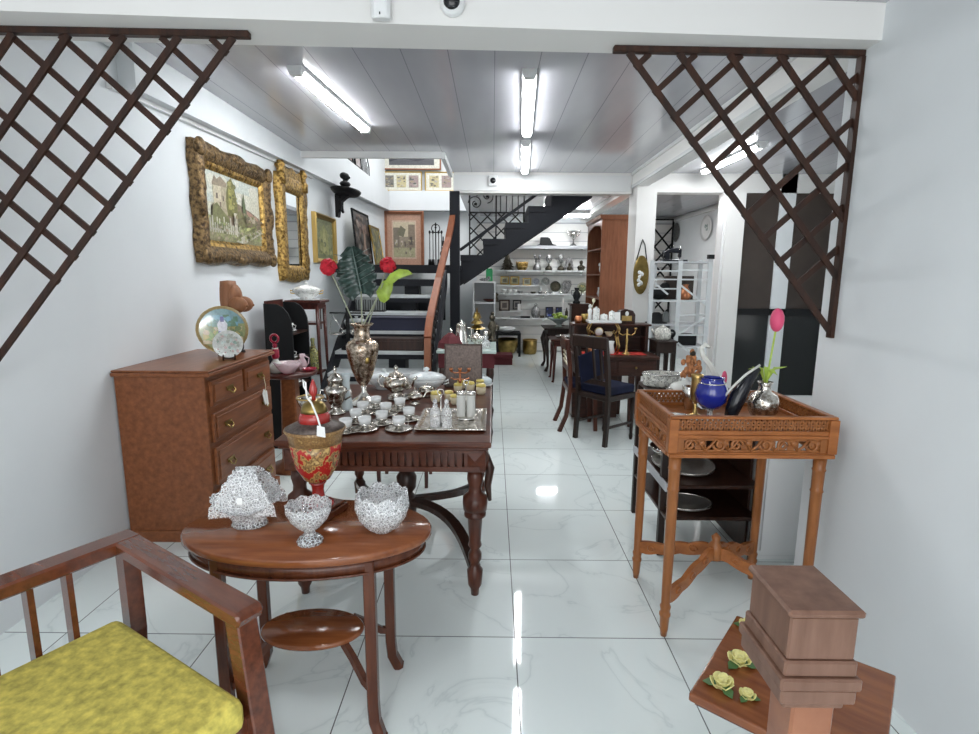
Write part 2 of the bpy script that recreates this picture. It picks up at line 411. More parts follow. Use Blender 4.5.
# slat wall at the back with horizontal grooves
b = B()
for k in range(15): b.box(-.30, 10.225, .03 + .157*k, 3.3, 10.25, .03 + .157*k + .145)
STRUCT('trim_13', b, 'white_paint')
STRUCT('trim_14', Bx(-.30, 10.245, 0, 3.3, 10.25, 2.4), 'grey_edge')
b = B().bar([(3.30,6.7,2.44),(3.30,10.2,2.44)], .035, .05); b.bar([(1.85,10.2,2.44),(3.3,10.2,2.44)], .05, .05); STRUCT('trim_15', b, 'white_gloss')

# ------------------------------------------------------------------ lamps
def batten(loc0, loc1, label, w=.085):
    p0, p1 = Vector(loc0), Vector(loc1); d = p1 - p0; ln = d.length
    t = T('ceiling_lamp', label, 'ceiling light', p0, atan2(d.y, d.x) - pi/2, 'long tube lights on the ceilings')
    hb = B()
    hb.prism([(-w/2,0),(w/2,0),(w/2,-.02),(-w/2,-.02)], 0, ln)
    P('housing', hb, 'white_gloss', t)
    P('diffuser', B().prism([(-w*.42,-.02),(w*.42,-.02),(w*.30,-.045),(-w*.30,-.045)], .045, ln-.045), 'tube_light', t, 'glowing white diffuser')
    for a0 in (0, ln-.045): P('end_cap', B().prism([(-w/2,-.02),(w/2,-.02),(w*.33,-.05),(-w*.33,-.05)], a0, a0+.045), 'white_gloss', t)
batten((-1.14,3.31,CE), (-1.03,4.61,CE), 'slanting tube light on the grey ceiling above the gilt framed wall')
batten((.204,3.34,CE), (.274,4.73,CE), 'tube light over the aisle, the larger nearer one of two in line')
batten((.283,5.0,CE), (.354,6.36,CE), 'tube light over the aisle, the smaller farther one before the cross beam')
batten((2.36,5.0,CE), (2.33,6.3,CE), 'tube light in the right hand bay behind the wooden trellis')
batten((-.45,.3,2.37), (-.42,1.0,2.37), 'added tube light above the camera, out of the picture, brightening the near floor')  # added fixture, not a known lamp; lifts the dark near floor
t = T('ceiling_lamp', 'twin tube light across the back room above the slatted wall shelves', 'ceiling light', (1.22, 9.32, 2.5), 0, 'long tube lights on the ceilings')
P('housing', Bx(-.40, -.09, -.055, .40, .09, 0), 'white_gloss', t)
for yy in (-.055, .055): P('tube', B().tube([(-.39, yy, -.075), (.39, yy, -.075)], .022, 10), 'tube_light', t, 'glowing white tube')
for xx in (-.40, .385): P('end_cap', Bx(xx, -.085, -.10, xx+.015, .085, -.055), 'white_gloss', t)
def area(name, loc, sx, sy, power, rot=(0,0,0), c=(1,1,1)):
    l = bpy.data.lights.new(name, 'AREA'); l.shape = 'RECTANGLE'; l.size = sx; l.size_y = sy; l.energy = power; l.color = c
    o = bpy.data.objects.new(name, l); col.objects.link(o); o.location = loc; o.rotation_euler = rot; return o
area('daylight_shop_front', (-.3, -2.1, 1.4), 3.2, 2.0, 62, (radians(90), 0, 0), (.97, .99, 1))
area('fill_right_bay', (3.9, 4.2, 1.6), 2.2, 1.6, 14, (0, radians(90), 0))  # added unseen area light standing in for daylight in the right bay
area('back_corner_fill', (2.05, 7.9, 2.46), .1, 1.2, 20)  # added hidden light to brighten the slatted back wall
area('upper_storey_fill', (-.6, 8.0, 4.8), 1.6, 2.4, 125)  # hidden area light standing in for unseen lamps upstairs
w = bpy.data.worlds.new('daylight'); scene.world = w; w.use_nodes = True
w.node_tree.nodes['Background'].inputs[0].default_value = (.93, .97, 1, 1); w.node_tree.nodes['Background'].inputs[1].default_value = 1.3

# ------------------------------------------------------------------ front beam devices
p = on_y(382, 22, 1.95)
t = T('motion_sensor', 'white alarm sensor on the front beam, cut off by the top edge', 'sensor', (p.x, p.y, p.z))
P('sensor_body', B().prism([(-.031,0),(.031,0),(.031,-.02),(.022,-.035),(-.022,-.035),(-.031,-.02)], 0, .11, 'z'), 'camera_white', t, bev=.004)
P('indicator', Bx(-.002,-.036,.008,.002,-.034,.016), 'lens', t, 'tiny dark indicator')
p = on_y(453, 23, 1.99)
t = T('dome_camera', 'white dome camera under the front beam, left of centre at top', 'security camera', (p.x, p.y, p.z))
P('mounting_plate', Bx(-.053,-.012,0,.053,0,.10), 'camera_white', t, bev=.006)
b = B(); b.ball((0,-.03,.046), .042, .035, .040); P('dome', b, 'camera_white', t)
b = B(); b.ball((0,-.060,.040), .027, .012, .025); P('lens', b, 'lens', t, 'black glossy lens')
p = on_y(493, 181, 6.485)
t = T('wall_camera', 'small white camera with black lens on the cross beam by the stairs', 'security camera', (p.x, p.y, p.z-.06))
P('mounting_plate', Bx(-.055,-.03,0,.055,0,.12), 'camera_white', t, bev=.01)
P('lens', B().ball((0,-.035,.06), .033, .02, .033), 'lens', t, 'round black lens')

# ------------------------------------------------------------------ wooden trellis spandrels under the front beam
def trellis(x_tip, x_wall, Y, z, label, sgn):
    """triangle of crossed laths: a top bar and a long slanting edge lath"""
    t = T('corner_trellis', label, 'trellis', (x_tip, Y, z), atan2(.065, 1.0)*.5)
    wd = abs(x_wall - x_tip); x0 = .055; h = (wd - x0)*1.18
    P('top_bar', Bx(0, -.015, -.022, sgn*wd, .015, 0), 'trellis_wood', t, bev=.003)
    sl = 1.18
    def lath(name, a, c, yo):
        o = P(name, B().bar([(sgn*a[0], yo, a[1]), (sgn*c[0], yo, c[1])], .011, .022), 'trellis_wood', t)
        return o
    P('side_lath', Bx(sgn*wd, -.015, -h-.03, sgn*(wd-.016), .015, -.022), 'trellis_wood', t)
    k = 0
    while x0 + .185*k < wd - .03:
        xs = x0 + .185*k; lath('edge_lath' if k == 0 else 'slanting_lath', (xs, -.022), (wd, -.022 - (wd - xs)*sl), -.0055); k += 1
    # crossing laths: rise to the right hand wall side, z = -.03 at their top end
    for j in range(1, 11):
        xt = x0 + .17*j - .09        # top end on the bar
        # down-left until the edge lath: z = -(xt-x)*.92 ; edge z = -(x-x0)*sl
        x = (xt*.92 + x0*sl)/(.92 + sl); zl = -(x - x0)*sl
        a = (xt, 0.)
        if xt > wd: a = (wd, -(xt - wd)*.92)
        if a[1] < -h + .05 or x > wd - .02: break
        lath('crossing_lath', (a[0], a[1]-.022), (x - .006, zl-.028), .0055)
trellis(.432, 1.36, 2.13, 2.25, 'dark wooden lattice spandrel hanging in the top right corner', 1)
p = on_z(247, 29, 2.25)
trellis(p.x, -1.95, p.y+.02, 2.25, 'dark wooden lattice spandrel cut off at the top left corner', -1)

# ================================================================== STAIRCASE
ST = T('staircase', 'black steel staircase turning right with grey treads and a copper brown handrail', 'staircase', (0,0,0))
TZ = [(.708 + .168*k, 5.1 + .26*k) for k in range(-4, 5)]
for z, y in TZ:
    o = P('tread', Bx(-1.5, y, z-.035, -.56, y+.31, z), 'tread_top' if z < 1.3 else 'black_steel', ST, 'pale grey tread' if z < 1.3 else 'black tread')
    P('nosing', Bx(-1.5, y-.006, z-.075, -.56, y, z-.03), 'black_steel', o)
P('landing', Bx(-1.9, 6.40, 1.49, -.38, 10.04, 1.54), 'black_steel', ST)
P('landing_edge', Bx(-1.9, 6.35, 1.45, -.50, 6.40, 1.545), 'black_steel', ST)
b = B()
for z, y in TZ: b.box(-1.00, y+.06, z-.20, -.84, y+.28, z-.035)
P('spine', b, 'black_steel', ST)
b = B().prism([(4.1,.02),(4.4,.02),(6.4,1.31),(6.4,1.49),(6.3,1.49)], -1.53, -1.50, 'x'); P('stringer', b, 'black_steel', ST)
b = B().prism([(4.1,.02),(4.4,.02),(6.4,1.31),(6.4,1.49),(6.3,1.49)], -.56, -.53, 'x'); P('stringer', b, 'black_steel', ST)
P('post', Bx(-.497, 6.36, 0, -.385, 6.46, 2.37), 'black_steel', ST)
P('riser_panel', Bx(-1.5, 6.45, .9, -.56, 6.47, 1.2), 'black_steel', ST)
# lower handrail
hr = [(-.59,4.88,.50),(-.588,4.9,.86),(-.588,5.1,1.03),(-.565,5.7,1.385),(-.50,6.2,1.83),(-.455,6.42,2.15)]
for yy in (6.75, 7.60): P('upper_stringer', B().prism([(-.40,1.30),(1.33,2.47),(1.33,2.66),(-.40,1.475)], yy-.045, yy), 'black_steel', ST)
P('newel', B().bar(hr[:2], .06, .06), 'bookcase_wood', ST, 'brown lower end of the handrail')
P('handrail', B().bar([hr[1], (-.588,4.98,.94)] + hr[2:], .065, .05), 'rail_wood', ST, 'copper brown handrail')
for k in range(9):
    t_ = k/8; y = 4.98 + 1.3*t_; zt = .93 + .84*t_ if t_ < .4 else 1.26 + (t_-.4)*1.0
    zb = .55 + (y - 4.84)*.646
    b = B().tube([(-.565,y,zb-.06),(-.565,y,zt)], .008, 6)
    for q in (.3, .55, .8): b.ball((-.565,y,zb+(zt-zb)*q), .022, .022, .035, 8, 6)
    b.torus((-.565, y+.05, zb+(zt-zb)*.5), .042, .007, 'x', 14, 5)
    P('baluster', b, 'iron', ST)
# upper flight
UT = [(-.385 + .272*k, 1.675 + .193*k) for k in range(5)]
for x, z in UT:
    o = P('tread', Bx(x-.01, 6.71, z-.07, x+.285, 7.60, z), 'black_steel', ST, 'black upper tread')
    P('riser', Bx(x-.005, 6.725, z-.20, x+.255, 7.59, z-.07), 'black_steel', o)
P('upper_handrail', B().bar([(-.40,6.70,1.73),(.535,6.70,2.40),(.72,6.70,2.53)], .02, .035), 'black_steel', ST)
# wrought iron balustrade behind the upper flight
RG = T('iron_balustrade', 'black wrought iron railing with lattice and scrolls behind the upper stairs', 'railing', (-.32, 7.62, 1.54))
b = B()
for x in (0, .36, .74): b.bar([(x,0,-.05+.688*(x+.08)),(x,0,1.0 if x else 1.1)], .02, .02)
b.bar([(0,0,.735),(.76,0,.735)], .02, .02); b.bar([(0,0,.005),(.76,0,.528)], .02, .02)
for x in (.42,.50,.58,.66,.74): b.bar([(x,0,.735),(x,0,1.1)], .012, .012)
P('railing_frame', b, 'iron', RG)
b = B(); s_ = .19
for k in range(-4, 5):
    for d in (1, -1):
        x0 = k*s_; pts = []
        a = [(x0 + i*.01, .06 + i*.01) if d == 1 else (x0 + i*.01, .735 - i*.01) for i in range(68)]
        a = [q for q in a if 0 <= q[0] <= .74 and q[1] > -.05 + .688*(q[0]+.08)]
        if len(a) > 3: b.bar([(a[0][0], d*.006, a[0][1]), (a[-1][0], d*.006, a[-1][1])], .008, .018)
P('lattice', b, 'iron', RG)
def spiral(cx, cz, r, turns, a0, d=1, n=30):
    return [(cx + r*(1-.75*i/n)*cos(a0 + d*2*pi*turns*i/n), 0, cz + r*(1-.75*i/n)*sin(a0 + d*2*pi*turns*i/n)) for i in range(n+1)]
b = B()
for (cx, cz, r, a0, d) in ((.08,.86,.10,pi,-1),(.24,.95,.09,-pi/2,1),(.40,1.03,.08,pi,-1)): b.tube(spiral(cx, cz, r, 1.2, a0, d), .007, 6)
for (cx, cz) in ((.08,.83),(.24,.93)):
    for q in (-.6, 0, .6): b.ball((cx+.02*sin(q), 0, cz+.02*cos(q)), .010, .006, .02, 6, 5)
b.ball((.10,0,1.0), .018, .018, .05, 8, 6)
P('scrollwork', b, 'iron', RG)
# ================================================================== LEFT WALL: framed things (local x = along the wall, -y = towards the room)
def rect_frame(b, w, h, prof, seg=1, orn=None):
    """mitred frame of outer size w x h; prof = [(inset from outer edge, depth towards viewer)]"""
    per = []
    for (x0, z0, x1, z1) in ((-1,-1,1,-1),(1,-1,1,1),(1,1,-1,1),(-1,1,-1,-1)):
        for k in range(seg): per.append((x0+(x1-x0)*k/seg, z0+(z1-z0)*k/seg))
    vs = []; n = len(per); m = len(prof)
    for i, (a, c) in enumerate(per):
        for j, (ins, dep) in enumerate(prof):
            X = a*(w/2-ins); Z = c*(h/2-ins)
            if abs(a) < 1: X = a*(w/2 - ins*abs(a))
            if abs(c) < 1: Z = c*(h/2 - ins*abs(c))
            Y = -dep
            if orn: X, Y, Z = orn(i, j, a, c, X, Y, Z)
            vs.append((X, Y, Z))
    fs = []
    for i in range(n):
        i2 = (i+1) % n
        for j in range(m-1): fs.append((i*m+j, i*m+j+1, i2*m+j+1, i2*m+j))
    return b.add(vs, fs, seg > 1)
def picture(name, label, cat, loc, rot, w, h, fw, fmat, draw, art='art_print', depth=.025, mount=None, tilt=0, group=None, frame_label=None):
    t = T(name, label, cat, loc, rot, group); t.rotation_euler = (tilt, 0, rot)
    fb = rect_frame(B(), w, h, [(0,0),(0,depth*.8),(fw*.3,depth),(fw*.8,depth*.6),(fw,depth*.5),(fw,0)]); P('frame', fb, fmat, t, frame_label)
    iw, ih = w - 2*fw, h - 2*fw
    b = B(); b.col = mount or (.7,.68,.6); b.box(-iw/2-.002, -.008, -ih/2-.002, iw/2+.002, -.001, ih/2+.002)
    lay = [0]
    def q(pts, c):
        lay[0] += 1; y = -.008 - .0003*lay[0]
        b.add([((u-.5)*iw, y, (v-.5)*ih) for u, v in pts], [tuple(range(len(pts)))], False, [c])
    draw(q)
    P('picture', b, art, t); return t
def R(q, u0, v0, u1, v1, c): q([(u0,v0),(u1,v0),(u1,v1),(u0,v1)], c)
def scatter(q, n, u0, v0, u1, v1, cs, s=.03, seed=1):
    r = random.Random(seed)
    for _ in range(n):
        u = u0 + (u1-u0)*r.random(); v = v0 + (v1-v0)*r.random(); a = s*(.5+r.random()); p = r.random()*6
        pts = [(min(u1, max(u0, u + a*cos(p+k*pi/3)*(.6+.6*r.random()))), min(v1, max(v0, v + a*sin(p+k*pi/3)*(.6+.6*r.random())))) for k in range(6)]
        q(pts, r.choice(cs))

# --- large oil painting in carved gilt frame
y0, y1, z0, z1 = 3.60, 4.76, 1.50, 2.28
PT = T('oil_painting', 'large landscape oil with a tower in a heavy carved gilt frame', 'painting', (-1.95, (y0+y1)/2, (z0+z1)/2), pi/2)
W_, H_ = y1-y0, z1-z0
def orn(i, j, a, c, X, Y, Z):
    r = random.Random(i*31+j*7); k = (.010 if 0 < j < 4 else .004)
    Y -= k*r.random()
    wv = .5+.5*cos(2*pi*(a if abs(c) == 1 else c)*1.5)
    if j <= 2:
        g = .016*wv
        if abs(c) == 1: Z += c*g
        if abs(a) == 1: X += a*g
    return X, Y, Z
b = rect_frame(B(), W_, H_, [(0,0),(0,.03),(.02,.062),(.06,.072),(.10,.05),(.115,.04)], 34, orn)
for (a, c) in ((-1,-1),(1,-1),(1,1),(-1,1)): b.ball((a*(W_/2-.045), -.065, c*(H_/2-.045)), .06, .03, .06, 10, 7)
for a in (-1, 1): b.ball((a*(W_/2-.03), -.06, 0), .045, .025, .10, 10, 7); b.ball((0, -.06, a*(H_/2-.03)), .13, .025, .04, 10, 7)
P('frame', b, 'gilt_dark', PT, 'dark gilt carved frame')
b = rect_frame(B(), W_-.225, H_-.225, [(0,.03),(0,.045),(.02,.04),(.035,.025),(.045,.02)]); P('inner_frame', b, 'gilt_carved', PT, 'brighter gold inner moulding')
b = B(); b.col = (.62,.62,.52); iw, ih = W_-.31, H_-.31
b.box(-iw/2-.01, -.016, -ih/2-.01, iw/2+.01, -.004, ih/2+.01)
lay = [0]
def q(pts, c):
    lay[0] += 1; y = -.016 - .0002*lay[0]
    b.add([((u-.5)*iw, y, (v-.5)*ih) for u, v in pts], [tuple(range(len(pts)))], False, [c])
R(q,0,.70,1,1,(.56,.60,.54)); R(q,0,.45,1,.80,(.64,.62,.50)); scatter(q, 24, .02,.55,.98,.97, [(.62,.63,.55),(.54,.58,.54),(.68,.66,.56)], .10, 11)
R(q,0,0,1,.30,(.33,.31,.18)); q([(0,.12),(1,.06),(1,.32),(0,.36)], (.38,.38,.20))
q([(.06,.30),(.08,.50),(.16,.60),(.35,.66),(.55,.62),(.80,.54),(.97,.46),(1,.42),(1,.26),(.06,.26)], (.25,.19,.13))
q([(.12,.40),(.12,.86),(.15,.93),(.19,.89),(.24,.94),(.30,.90),(.34,.84),(.34,.40)], (.58,.51,.37)); q([(.25,.40),(.25,.92),(.30,.90),(.34,.84),(.34,.40)], (.42,.36,.25)); q([(.11,.84),(.15,.95),(.19,.90),(.25,.96),(.35,.88),(.35,.82),(.11,.80)], (.30,.24,.17))
R(q,.16,.62,.19,.70,(.14,.11,.09)); R(q,.27,.60,.29,.68,(.14,.11,.09)); R(q,.21,.50,.24,.58,(.2,.15,.11))
q([(.34,.40),(.32,.62),(.35,.82),(.40,.95),(.44,.98),(.48,.90),(.51,.74),(.53,.55),(.52,.40)], (.20,.19,.07)); q([(.36,.50),(.38,.80),(.42,.92),(.44,.70),(.42,.5)], (.36,.33,.10)); scatter(q, 26, .34,.45,.52,.92, [(.30,.28,.09),(.15,.15,.06),(.42,.38,.14)], .03, 12)
q([(.62,.40),(.615,.60),(.645,.84),(.675,.62),(.68,.40)], (.12,.15,.07)); q([(.70,.54),(.90,.47),(.93,.41),(.70,.45)], (.44,.25,.19)); R(q,.72,.36,.86,.46,(.52,.44,.32))
q([(.05,.24),(.08,.50),(.15,.56),(.24,.46),(.34,.36),(.36,.22)], (.19,.19,.08)); q([(.46,.24),(.46,.46),(.56,.52),(.66,.42),(.70,.26)], (.22,.20,.10))
for k in range(14): u = .01+.038*k; R(q,u,.12,u+.020,.12+.25*(.78+.22*sin(k*2.3)),(.60,.58,.47))
R(q,0,.15,.54,.18,(.54,.51,.40)); R(q,.43,.10,.485,.46,(.62,.57,.46)); q([(.44,.02),(.58,.12),(.95,.28),(1,.22),(.72,.06),(.58,0)], (.62,.58,.47)); q([(.52,.14),(.86,.30),(.88,.33),(.52,.21)], (.58,.58,.26))
scatter(q, 80, .02,.02,.98,.28, [(.30,.34,.14),(.40,.40,.20),(.24,.24,.12),(.46,.38,.26)], .022, 4); scatter(q, 40, .40,.26,.97,.50, [(.22,.22,.08),(.30,.24,.14),(.16,.14,.08)], .022, 5)
P('canvas', b, 'art_oil', PT)

# --- tall gilt mirror
my0, my1, mz0, mz1 = 4.98, 5.68, 1.36, 2.33
MR = T('gilt_mirror', 'tall narrow gilt mirror with pointed finials beside the large painting', 'mirror', (-1.95, (my0+my1)/2, (mz0+mz1)/2), pi/2)
w_, h_ = my1-my0, mz1-mz0
def orn2(i, j, a, c, X, Y, Z):
    r = random.Random(i*13+j*5); Y -= .012*r.random() if 0 < j < 4 else 0
    if j <= 2 and abs(a) == 1: X += a*(.012*cos(c*9))
    if j <= 2 and c == -1: Z -= .012*cos(a*4)
    return X, Y, Z
b = rect_frame(B(), w_, h_, [(0,0),(0,.035),(.03,.06),(.09,.05),(.12,.06),(.15,.03)], 22, orn2)
P('frame', b, 'gilt_carved', MR)
for a in (-1, 1):
    P('finial', Lt([(0,-.10),(.045,-.10),(.05,-.02),(.035,.0),(.03,.03),(.048,.06),(.03,.10),(.018,.12),(.03,.14),(0,.18)], 10, c=(a*(w_/2-.06), -.045, h_/2)), 'gilt_carved', MR)
b = B().prism([(-w_/2+.1,h_/2-.02),(w_/2-.1,h_/2-.02),(w_/2-.14,h_/2+.07),(.1,h_/2+.05),(0,h_/2+.085),(-.1,h_/2+.05),(-w_/2+.14,h_/2+.07)], -.05, -.02); P('crest', b, 'gilt_carved', MR)
P('mirror_glass', Bx(-w_/2+.14, -.025, -h_/2+.14, w_/2-.14, -.015, h_/2-.14), 'mirror', MR, 'silvery mirror glass')

# --- small gilt framed painting
def d_green(q):
    R(q,0,0,1,1,(.22,.24,.12)); R(q,.1,.1,.9,.9,(.27,.29,.15)); q([(.25,.12),(.3,.7),(.5,.88),(.7,.7),(.75,.12)], (.36,.36,.14)); q([(.42,.15),(.45,.6),(.52,.8),(.6,.55),(.6,.15)], (.48,.46,.20))
    scatter(q, 40, .05,.05,.95,.95, [(.18,.2,.1),(.3,.3,.14),(.4,.38,.18)], .05, 9)
picture('small_painting', 'small green painting in a plain gold frame left of the black bracket', 'painting', (-1.95, 6.36, 1.825), pi/2, .78, .54, .05, 'gold_line', d_green, 'art_oil', .05)

# --- carved black bracket with bust
p = on_x(344, 219, -1.86)
BK = T('carved_bracket', 'black carved wall bracket shelf between the gilt mirror and the leaning pictures', 'wall bracket', (-1.86, 6.62, 2.10))
b = B().lathe([(.0,.245),(.14,.25),(.20,.262),(.24,.29),(.25,.305),(.0,.31)], 18, (.125,0,0), .62, 1.5); P('shelf', b, 'iron', BK)
b = B().prism([(0,.0),(.03,.0),(.045,.08),(.055,.16),(.13,.22),(.2,.26),(0,.26)], -.05, .05); P('bracket_arm', b, 'iron', BK)
for s in (-1, 1): P('scroll', B().tube([(.06+.0*k, s*(.06+.05*cos(.55*k)*(.0+k/10)), .20-.02*k*.5+.045*sin(.55*k)) for k in range(10)], .018, 6), 'iron', BK)
b = B(); b.lathe([(0,0),(.075,0),(.07,.02),(.04,.03),(.05,.05),(.085,.075),(.095,.10),(.075,.125),(.04,.14),(.034,.16),(0,.16)], 14, (0,0,0), .8, 1.25)
b.ball((.01,0,.205), .055, .058, .066, 14, 10); b.ball((-.015,0,.225), .06, .066, .055, 12, 8)
b.ball((.062,0,.195), .018, .014, .022, 8, 6)
ONE('bust', b, 'iron', 'small black head bust standing on the carved black wall bracket', 'bust', (-1.745, 6.62, 2.41)).scale = (.8, .85, .72)

# --- pictures leaning on the landing and hung on the back wall
def d_dark(q): R(q,0,0,1,1,(.06,.05,.045)); scatter(q, 60, .04,.04,.96,.96, [(.09,.07,.06),(.16,.10,.08),(.04,.035,.03),(.2,.15,.12)], .08, 2); q([(.45,.3),(.5,.7),(.62,.6),(.6,.3)], (.22,.14,.10))
def d_olive(q): R(q,0,0,1,1,(.16,.15,.09)); scatter(q, 60, .04,.04,.96,.96, [(.30,.26,.08),(.12,.12,.07),(.40,.34,.12),(.2,.2,.15)], .08, 3)
picture('leaning_painting', 'tall dark painting leaning on the wall at the left of the landing', 'painting', (-1.82, 7.70, 1.92), pi/2, .92, .74, .02, 'black_paint', d_dark, 'art_oil', tilt=radians(-5)).location.z = 1.915
picture('leaning_painting', 'smaller olive painting leaning in front of the tall dark one on the landing', 'painting', (-1.76, 8.35, 1.845), pi/2, .62, .60, .03, 'old_brass', d_olive, 'art_oil', tilt=radians(-8))
def d_street(q):
    R(q,0,0,1,1,(.46,.27,.19)); R(q,.14,.12,.86,.88,(.56,.41,.31)); R(q,.18,.15,.82,.85,(.56,.48,.34)); R(q,.18,.15,.82,.34,(.38,.36,.22))
    R(q,.18,.34,.36,.74,(.20,.17,.13)); R(q,.62,.34,.82,.80,(.24,.19,.14)); R(q,.36,.34,.62,.56,(.30,.25,.19)); q([(.28,.6),(.4,.78),(.55,.70),(.48,.55)], (.16,.15,.1))
    R(q,.22,.40,.30,.50,(.5,.46,.4)); R(q,.40,.36,.46,.48,(.52,.44,.36)); R(q,.66,.40,.74,.56,(.10,.08,.07)); scatter(q, 40, .2,.17,.8,.5, [(.15,.12,.1),(.46,.4,.28),(.3,.26,.16)], .025, 6)
c0, c1 = on_y(385, 271, 10.0), on_y(423.5, 211, 10.0)
picture('street_picture', 'pink mounted street scene in a wooden frame standing at the back of the landing', 'painting', ((c0.x+c1.x)/2, 10.03, 1.56+.5), 0, .72, 1.0, .055, 'pale_frame_wood', d_street, 'art_print', .05)
def d_lake(q): R(q,0,0,1,1,(.66,.64,.56)); R(q,.10,.16,.90,.84,(.03,.03,.04)); q([(.10,.3),(.3,.5),(.6,.35),(.9,.55),(.9,.16),(.1,.16)], (.08,.08,.09))
a, c = on_y(382, 168, 10.15), on_y(441, 168, 10.15)
picture('long_print', 'long dark print with cream mount standing on top of the small prints', 'picture', ((a.x+c.x)/2, 10.17, 3.295+.20), 0, c.x-a.x, .40, .025, 'pale_frame_wood', d_lake, group='prints on the high ledge', frame_label='brown frame')
def d_three(s):
    def d(q):
        R(q,0,0,1,1,(.70,.69,.60)); r = random.Random(s)
        for k in range(3):
            u = .08+.31*k; R(q,u,.16,u+.24,.84,[(.2,.19,.17),(.55,.48,.28),(.34,.26,.25)][(k+s) % 3]); scatter(q, 14, u+.02,.2,u+.22,.8, [(.12,.12,.11),(.45,.42,.36),(.36,.3,.2)], .04, s*7+k)
    return d
a, c = on_y(380, 188, 10.15), on_y(422, 188, 10.15)
picture('small_print', 'cream mounted trio of small prints on the high ledge, left one under the long print', 'picture', ((a.x+c.x)/2, 10.17, 2.925+.17), 0, c.x-a.x, .34, .02, 'gold_line', d_three(0), group='prints on the high ledge')
a, c = on_y(425, 188, 10.15), on_y(467, 188, 10.15)
picture('small_print', 'cream mounted prints on the high ledge, right one cut by the stairwell edge', 'picture', ((a.x+c.x)/2, 10.17, 2.925+.17), 0, c.x-a.x, .34, .02, 'gold_line', d_three(1), group='prints on the high ledge')
# frames standing on the left ledge, a wire rack at the end
def d_pale(k):
    def d(q): R(q,0,0,1,1,[(.28,.22,.20),(.12,.10,.10),(.40,.30,.28),(.55,.5,.5)][k]); scatter(q, 24, .08,.08,.92,.92, [(.5,.45,.42),(.2,.15,.14),(.35,.28,.26)], .09, 20+k)
    return d
for k, (yy, lb) in enumerate(((6.75,'dark frame on the left ledge, nearest of the row by the ceiling edge'),(7.05,'black frame second in the row on the left ledge'),(7.40,'brown picture third in the row on the left ledge'),(7.85,'pinkish picture at the far end of the row on the left ledge'))):
    t = picture('ledge_picture', lb, 'picture', (-1.90, yy, 2.89+.22), pi/2, .30 if k < 3 else .36, .40, .03, 'black_paint', d_pale(k), tilt=radians(-4), group='pictures on the left ledge'); t.location.z = 2.88+.205
RK = T('wire_rack', 'black wire rack on the left ledge beside the pinkish picture', 'rack', (-1.905, 8.4, 2.885))
b = B().tube([(0,-.25,.0),(0,-.25,.38),(0,.0,.42),(0,.25,.16),(0,.25,.0)], .008, 6); P('outline_wire', b, 'iron', RK)
for k in range(5): y = -.16+.08*k; P('wire', B().tube([(0,y,.0),(0,y,.36-.05*k)], .006, 5), 'iron', RK)
P('foot_wire', B().bar([(0,-.25,.006),(0,.25,.006)], .04, .012), 'iron', RK)
# fire irons
c0 = on_y(436, 268, 9.3)
FI = T('fire_iron_set', 'black fire iron set on a stand at the back of the landing', 'fireplace tools', (c0.x, 9.3, 1.54))
P('stand', B().lathe([(0,0),(.10,0),(.10,.015),(.02,.03),(.010,.05),(.010,.66),(.02,.68),(.008,.69),(.02,.72),(.012,.75),(0,.76)], 12), 'iron', FI)
P('hanger', B().torus((0,0,.66), .07, .008, 'y', 16, 5).bar([(-.1,0,.6),(.1,0,.6)], .015, .012), 'iron', FI)
for k, x in enumerate((-.10,-.045,.05,.10)): P('fire_iron', B().tube([(x,-.012,.12),(x,-.012,.58)], .007, 6).ball((x,-.012,.60), .018, .018, .03, 8, 6).lathe([(0,0),(.03,0),(.025,.09),(0,.1)], 8, (x,-.012,.06), 1, .35), 'iron', FI)

# ================================================================== THINGS ON THE STAIRS
def crate(name, label, cat, loc, s, mat): return ONE(name, Bx(-s[0]/2,-s[1]/2,0,s[0]/2,s[1]/2,s[2]), mat, label, cat, loc, bev=.004)
bx = T('storage_box', 'dark navy box stored under the bright stair tread behind the large vase', 'box', (-.94, 5.50, .876))
P('box_body', Bx(-.33,-.10,0,.33,.10,.12), 'dark_navy', bx, bev=.004); P('lid', Bx(-.335,-.105,.12,.335,.105,.132), 'dark_navy', bx)
bx = T('storage_case', 'dark brown case stored on the low stair tread beside the brown newel', 'box', (-1.0, 5.24, .708))
P('case_body', Bx(-.34,-.09,0,.34,.09,.12), 'mahogany_dark', bx, bev=.004); P('lid', Bx(-.343,-.093,.085,.343,.093,.092), 'mahogany_dark', bx)
c = on_z(382, 309, 1.036)
DR = T('toast_rack', 'black wire rack on the stair tread under the big leaf', 'rack', (c.x-.02, 5.75, 1.044))
for k in range(7): P('wire_loop', B().tube([(-.15+.05*k,-.05,.01),(-.15+.05*k,-.05,.12),(-.15+.05*k,.05,.12),(-.15+.05*k,.05,.01)], .004, 5), 'iron', DR)
P('base', Bx(-.17,-.06,0,.17,.06,.012), 'iron', DR); P('back_plate', Bx(-.16,.055,.012,.16,.062,.15), 'grey_pot', DR)
SC = T('balance_scale', 'black balance scale standing on the left of the stairs', 'scale', (-1.40, 5.22, .708))
b = B().lathe([(0,0),(.07,0),(.07,.02),(.03,.05),(.02,.1),(.018,.30),(.03,.33),(.012,.36),(.02,.40),(0,.42)], 12); P('pillar', b, 'iron', SC)
P('beam', B().bar([(-.17,0,.355),(.17,0,.355)], .014, .016), 'iron', SC)
for s in (-1,1): P('pan', B().lathe([(0,0),(.07,.004),(.085,.022),(.08,.022),(0,.01)], 14, (s*.105,0,.14)).tube([(s*.105-.075,0,.16),(s*.15,0,.34),(s*.105+.075,0,.16)], .003, 4), 'silver', SC)
DP = T('chafing_dish', 'grey oval lidded dish on the stair tread beside the balance scale', 'dish', (-1.385, 5.50, .876)); DP.location = (-1.385, 5.50, .876)
